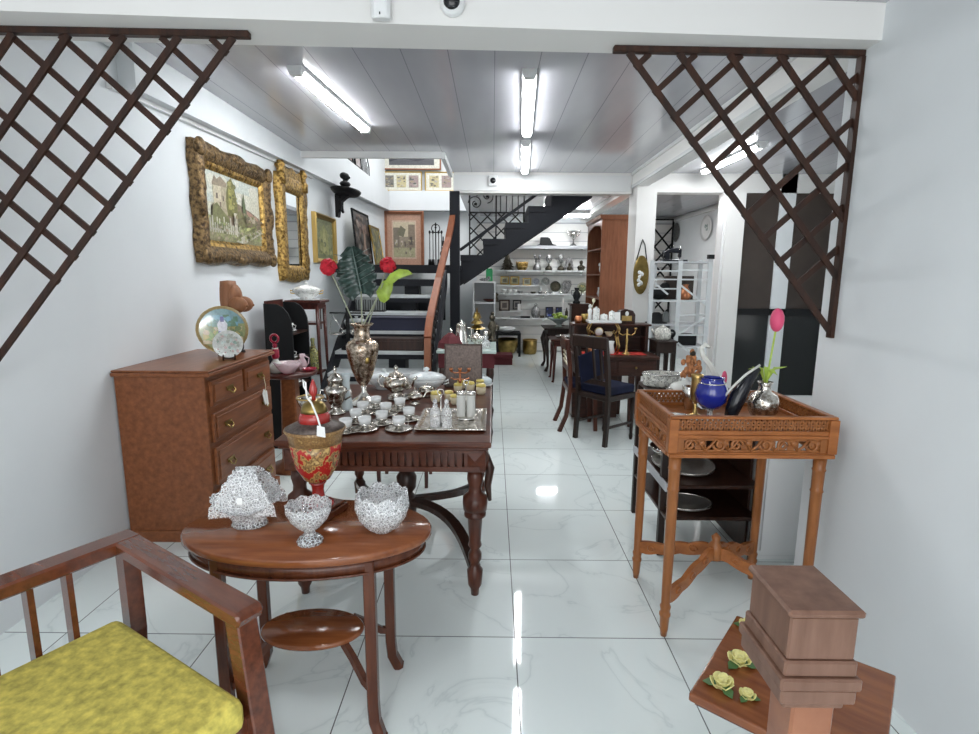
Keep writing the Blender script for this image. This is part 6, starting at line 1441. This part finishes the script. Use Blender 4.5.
# ================================================================== CAKE DOME TABLE: dark two tier trolley behind the gallery table
TV = T('dark_trolley', 'dark two tier trolley with silver trays behind the carved table', 'trolley', (.865, 2.52, 0))
TW, TD = .46, .62
for z, n in ((.235,'lower_shelf'),(.40,'middle_shelf'),(.80,'top_shelf')): P(n, Bx(0,0 if z < .7 else .10,z,TW,TD,z+.018), 'mahogany_dark', TV, bev=.003)
for x in (.012, TW-.012):
    for y in (.012 if x > .1 else .10, TD-.012): P('leg', Bx(x-.016,y-.016,0,x+.016,y+.016,.80 if y > .05 else .40), 'chair_wood', TV, bev=.003)
P('shelf_rail', B().bar([(-.004,0,.405),(-.004,TD,.405)], .01, .04), 'grey_edge', TV, 'grey metal side rail')
P('back_panel', Bx(.12,TD-.02,.253,TW,TD-.01,.80), 'mahogany_dark', TV)
P('side_panel', Bx(TW-.012,.10,.02,TW,TD,.80), 'mahogany_dark', TV)
def tray(label, loc, rx, ry):
    t = T('oval_tray', label, 'tray', loc, 0, 'oval silver trays on the dark trolley'); P('tray_body', B().lathe([(0,.004),(.62,.004),(.74,.016),(.97,.022),(1,.026),(.98,.016),(.72,.008),(.6,0),(0,0)], 36, (0,0,0), rx, ry), 'tray_silver', t); P('rim_bead', B().tube([(rx*.985*cos(2*pi*k/36), ry*.985*sin(2*pi*k/36), .024) for k in range(36)], .0035, 6, True), 'silver', t); return t
tray('oval silver tray on the lower tier of the dark trolley', (1.01, 2.66, .253), .135, .11)
tray('large round silver tray on the upper tier of the dark trolley', (1.035, 2.80, .418), .16, .20)
ONE('silver_bowl', Lt(shell([(.05,0),(.09,.02),(.115,.06)], .005), 24), 'silver', 'silver bowl on the large tray of the dark trolley', 'bowl', (1.0, 2.90, .436))
t = T('glass_dome', 'low clear glass cake dome behind the carved table gallery', 'cake dome', (1.01, 2.74, .818)); P('base', Lt([(0,0),(.10,0),(.105,.008),(0,.012)], 24), 'porcelain', t); P('dome', Lt([(.10,.010),(.10,.03),(.08,.06),(.04,.075),(.012,.08),(.010,.095),(.016,.105),(0,.115)], 24), 'frosted_glass', t)
t = T('glass_box', 'oval etched glass box with silver rim at the far left of the carved table', 'box', (.96, 3.0, .818)); P('box_body', B().lathe(shell([(.09,0),(.105,.01),(.11,.07)], .005), 26, sy=.65), 'white_jug_pattern', t); P('rim', B().tube([(.11*cos(2*pi*k/30), .0715*sin(2*pi*k/30), .072) for k in range(30)], .005, 6, True), 'silver', t)
t = T('silver_salver', 'low silver salver in front of the etched glass box', 'dish', (.905, 2.70, .818)); P('dish', Lt(shell([(.03,0),(.05,.006),(.06,.015)], .003), 20), 'silver', t); P('handle', B().torus((0,0,.03), .02, .004, 'y', 14, 5), 'silver', t)
# white low cupboard right of it
t = T('white_cupboard', 'white low cupboard at the right edge behind the carved table', 'cupboard', (1.345, 2.56, 0)); P('carcass', Bx(0,0,.03,.60,.45,.74), 'white_gloss', t, bev=.003); P('cupboard_top', Bx(-.006,-.01,.74,.61,.46,.76), 'white_gloss', t, bev=.003); P('plinth', Bx(.01,.02,0,.59,.44,.03), 'white_gloss', t)
P('door', Bx(.02,-.012,.06,.30,0,.72), 'white_gloss', t); P('door', Bx(.31,-.012,.06,.59,0,.72), 'white_gloss', t)

# ================================================================== LOW ROSE TABLE and cabinet bottom right
A, C_ = Vector((.452, 1.09)), Vector((.69, 1.38)); d = (C_-A).normalized(); n = Vector((d.y, -d.x)); ang = atan2(n.y, n.x)
RSZ = .495
RO = T('rose_table', 'low reddish side table carrying ceramic roses in the bottom right corner', 'table', (A.x, A.y, 0), ang)
ln = (C_-A).length; LW = .36
P('tabletop', Bx(0,0,RSZ-.022,LW,ln,RSZ), 'oval_wood', RO, bev=.005, seg=2)
P('moulding', Bx(.012,.012,RSZ-.032,LW-.012,ln-.012,RSZ-.022), 'oval_leg', RO)
P('pedestal', Lt([(0,.02),(.05,.02),(.06,.05),(.035,.08),(.03,.14),(.05,.20),(.055,.27),(.03,.31),(.028,.36),(.045,.40),(.04,.44),(.06,.463),(0,.463)], 18, c=(LW*.42,ln*.45,0)), 'mahogany_dark', RO)
P('base', Bx(LW*.42-.12,ln*.45-.12,0,LW*.42+.12,ln*.45+.12,.022), 'mahogany_dark', RO, bev=.006)
def rose(label, px, py, s, rot):
    v = on_z(px, py, RSZ); t = T('ceramic_rose', label, 'ornament', (v.x, v.y, RSZ), rot, 'yellow ceramic roses on the low table')
    for k in range(3):
        a = k*2.1+.4; b = B(); vs = []
        for (u, w, z) in ((0,0,.004),(.018,.014,.010),(.036,.016,.006),(.055,0,.002),(.036,-.016,.006),(.018,-.014,.010)): vs.append((s*(u*cos(a)-w*sin(a)), s*(u*sin(a)+w*cos(a)), s*z+.002))
        b.add(vs, [tuple(range(6))]); o = P('leaf', b, 'rose_leaf', t, 'green leaf'); m = o.modifiers.new('thick','SOLIDIFY'); m.thickness = .003*s
    b = B(); b.lathe([(0,.002),(.012,.002),(.020,.014),(.016,.026),(.006,.030),(0,.030)], 12, (0,0,0), s, s)
    b.v = [(x, y, z*s) for x, y, z in b.v]
    for ring, (cnt, rad, tiltz, sz) in enumerate(((5,.024,.012,.020),(5,.016,.022,.016),(3,.008,.028,.011))):
        for k in range(cnt):
            a = 2*pi*k/cnt + ring*.6; c = Vector((cos(a)*rad, sin(a)*rad, tiltz))*s; tang = Vector((-sin(a), cos(a), 0)); outw = Vector((cos(a), sin(a), 0)); up = Vector((0,0,1))
            pts = [c + (tang*cos(q)*sz + (up*.75+outw*.45)*sin(q)*sz)*s + outw*(.004*s*sin(q)) for q in [2*pi*i/10 for i in range(10)]]
            k0 = [p[:] for p in pts] + [(p - outw*.003*s)[:] for p in pts]; m_ = 10
            b.add(k0, [tuple(range(m_)), tuple(reversed(range(m_, 2*m_)))] + [(i, i+m_, (i+1) % m_+m_, (i+1) % m_) for i in range(m_)])
    P('blossom', b, 'rose_yellow', t, 'pale yellow petals'); return t
rose('yellow ceramic rose nearest the left corner of the low table', 721.5, 687, .74, .3)
rose('yellow ceramic rose in the middle of the low table, beside the brown cabinet', 739, 664, .76, 1.2)
rose('white and yellow ceramic rose at the far corner of the low table', 748, 629, .66, 2.2)
rose('small yellow ceramic rosebud close to the brown cabinet foot', 747, 698, .5, 3.4)
KB = T('moulded_post', 'brown square wooden post with stepped mouldings cut off at the lower right edge', 'wooden stand', (.437, .715, 0))
KW = .10
P('upper_block', Bx(0,0,.87,KW,KW+.02,.94), 'post_wood', KB, bev=.003)
for k, (e, z0, z1) in enumerate(((.004,.845,.87),(.010,.825,.845),(.006,.80,.825),(-.004,.785,.80))): P('moulding', Bx(-e,-e,z0,KW+e,KW+.02+e,z1), 'post_wood', KB, bev=.003)
P('shaft', B().taper((KW/2+.012,KW/2,.06), .06, .06, (KW/2+.010,KW/2,.785), .066, .066), 'pale_frame_wood', KB, 'lighter tapering shaft', bev=.004); P('base', Bx(-.02,-.02,0,KW+.04,KW+.03,.06), 'post_wood', KB, bev=.004)
P('cap', Bx(-.006,-.006,.94,KW+.006,KW+.026,.952), 'post_wood', KB, bev=.004)

# ================================================================== CAMERA
cam = bpy.data.cameras.new('camera'); co = bpy.data.objects.new('camera', cam); col.objects.link(co)
cam.sensor_fit = 'HORIZONTAL'; cam.sensor_width = 36; cam.lens = 36*F_PX/979; cam.clip_start = .02
fw = ray(489.5, 367).normalized(); rt = (ray(490.5, 367) - ray(488.5, 367)).normalized(); up = rt.cross(fw).normalized()
m = Matrix((rt, up, -fw)).transposed().to_4x4(); m.translation = (0, 0, EYE); co.matrix_world = m
scene.camera = co
vs = scene.view_settings; vs.view_transform = 'Standard'; vs.look = 'None'; vs.gamma = 1; vs.use_curve_mapping = False; vs.exposure = 0
